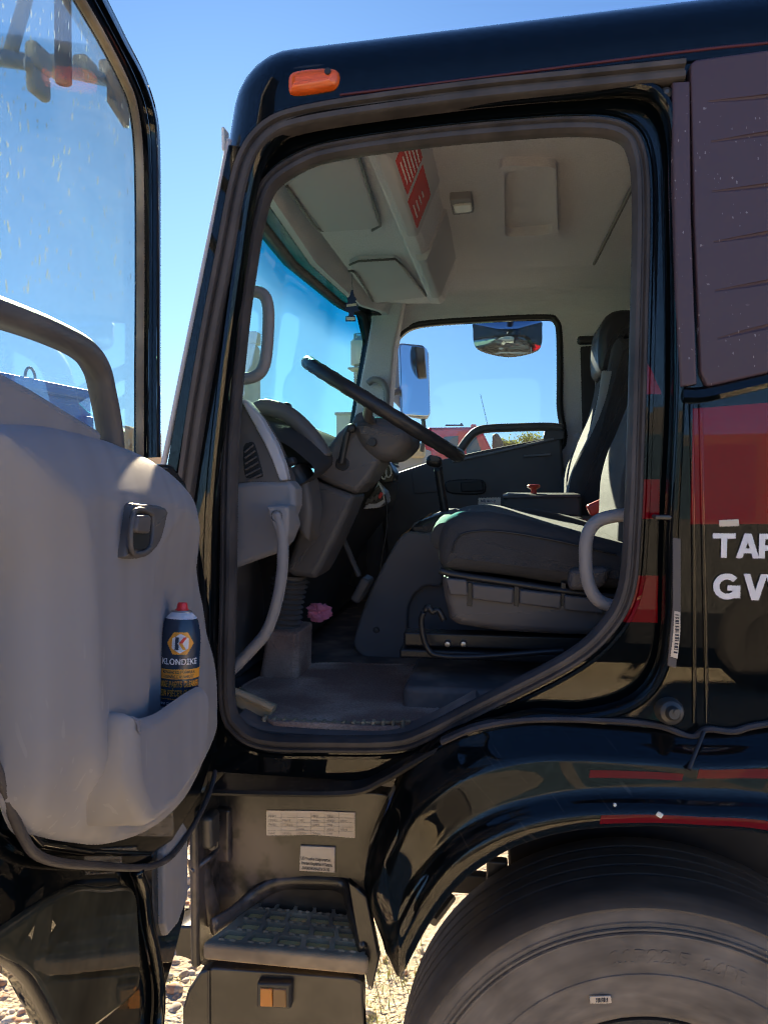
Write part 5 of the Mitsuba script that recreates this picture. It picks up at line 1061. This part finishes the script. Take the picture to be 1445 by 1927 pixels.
add('lattice_tower__platform', rbox([tb[0], tb[1], thh - 3.1], (2.1, 2.1, .15), .03), 'yard_grey')
lab('lattice_tower', 'slender lattice plant tower carrying a pale tank, seen through the windshield', 'tower')
bb = bg(640, 897, 80); add('plant_building__wall', rbox([bb[0] + 1.1, bb[1], 4.0], (1.9, 5, 8.0), .1), 'yard_concrete'); add('plant_building__roof', rbox([bb[0] + 1.1, bb[1], 8.1], (2.2, 5.4, .3), .1), 'yard_grey')
lab('plant_building', 'pale blocky plant building low behind the windshield', 'building')
sb = bg(470, 897, 90); add('grain_silo__shaft', lathe([(1.3, 0), (1.3, 16.5), (.9, 17.2), (0, 17.3)], np.array([sb[0], sb[1], 0]), [0, 0, 1], 32), 'yard_concrete', 40); add('grain_silo__head_house', rbox([sb[0] + .3, sb[1], 17.8], (1.8, 1.8, 1.4), .1), 'yard_concrete')
lab('grain_silo', 'pale tall silo seen inside the loop of the upper grab handle', 'silo')
# tree
def tree(px, pyt, dep, key, label, wid, seed, scale=1.0):
    rg = np.random.default_rng(seed); b = bg(px, 897, dep); h = bg(px, pyt, dep)[2]
    base = np.array([b[0], b[1], 0]); ms = [tube(np.array([base, base + [0.05, 0, h * .35], base + [.1, .05, h * .7]]), [.16, .12, .06], 8)]
    for _ in range(7):
        a = rg.uniform(0, 6.28); st = base + [0, 0, h * rg.uniform(.25, .55)]; ms.append(tube(np.array([st, st + np.array([math.cos(a), math.sin(a), .9]) * wid * .5]), [.06, .02], 6))
    add(key + '__trunk', cat(*ms), 'bark', True)
    n = 9000; cl = rg.normal(0, 1, (26, 3)); cl /= np.linalg.norm(cl, axis=1, keepdims=True); cl *= rg.uniform(.3, 1, (26, 1)); cl = cl * [wid * .8, wid * .8, h * .34] + [0, 0, h * .62]
    c = cl[rg.integers(0, 26, n)] + rg.normal(0, 1, (n, 3)) * wid * .17
    c = c[(c[:, 2] < h)]; n = len(c); d1 = rg.normal(0, 1, (n, 3)); d1 /= np.linalg.norm(d1, axis=1, keepdims=True); d2 = np.cross(d1, rg.normal(0, 1, (n, 3))); d2 /= np.linalg.norm(d2, axis=1, keepdims=True)
    s = .085 * scale; q = base + c; V = np.stack([q - d1 * s, q + d2 * s * .5, q + d1 * s, q - d2 * s * .5], 1).reshape(-1, 3); i = np.arange(n)[:, None] * 4
    add(key + '__crown', mesh_of(V, np.concatenate([i + [0, 1, 2], i + [0, 2, 3]])), 'leaf', False); lab(key, label, 'tree')
tree(966, 816, 34, 'tree', 'yellow-green leafy tree nearest the red truck, left of the pair', .95, 1)
tree(1012, 811, 37, 'tree_001', 'yellow-green leafy tree by the passenger window corner, right of the pair', 1.1, 2)

# ------------------------------------------------------------------ the rest of the truck, and a van added behind the photographer to darken reflections (both only mirrored in the paint or throwing shade)
add('truck__cargo_bed', rbox([4.6, .975, 1.15], (5.6, 2.2, .5), .04), 'paint_dusty')
mat('van_paint', (.10, .095, .09), .35, .5, .8)
vy = -5.4
def vside(q, y0, y1, r=.03): return yslab(q, y0, y1, r, raw=True, fil=.06)
add('added_van__body', vside([(-3.0, .45), (4.6, .45), (4.7, 1.1), (4.6, 2.35), (-.6, 2.4), (-1.6, 1.45), (-3.0, 1.2)], vy - 1.9, vy), 'van_paint', 40)
for k, q in enumerate(([(-1.35, 1.42), (.25, 1.42), (.25, 2.15), (-.65, 2.15)], [(.40, 1.42), (2.1, 1.42), (2.1, 2.15), (.40, 2.15)], [(2.25, 1.42), (4.3, 1.42), (4.3, 2.15), (2.25, 2.15)])):
    addn('added_van__window', yslab(q, vy - .2, vy + .004, .001, raw=True, fil=.06), 'yard_glass', 40)
add('added_van__sill', yslab([(-2.9, .32), (4.5, .32), (4.5, .62), (-2.9, .62)], vy - 1.0, vy + .03, .02, raw=True), 'trim_black', 40)
for x_ in (-1.6, 2.25): addn('added_van__wheel', lathe([(0, .02), (.2, .03), (.24, .06), (.40, .04), (.44, -.02), (.44, -.22), (0, -.22)], [x_, vy + .05, .42], [0, 1, 0], 32), 'tyre', 40)
lab('added_van', 'dark grey van added behind the photographer to darken the reflections in the black paint', 'van')
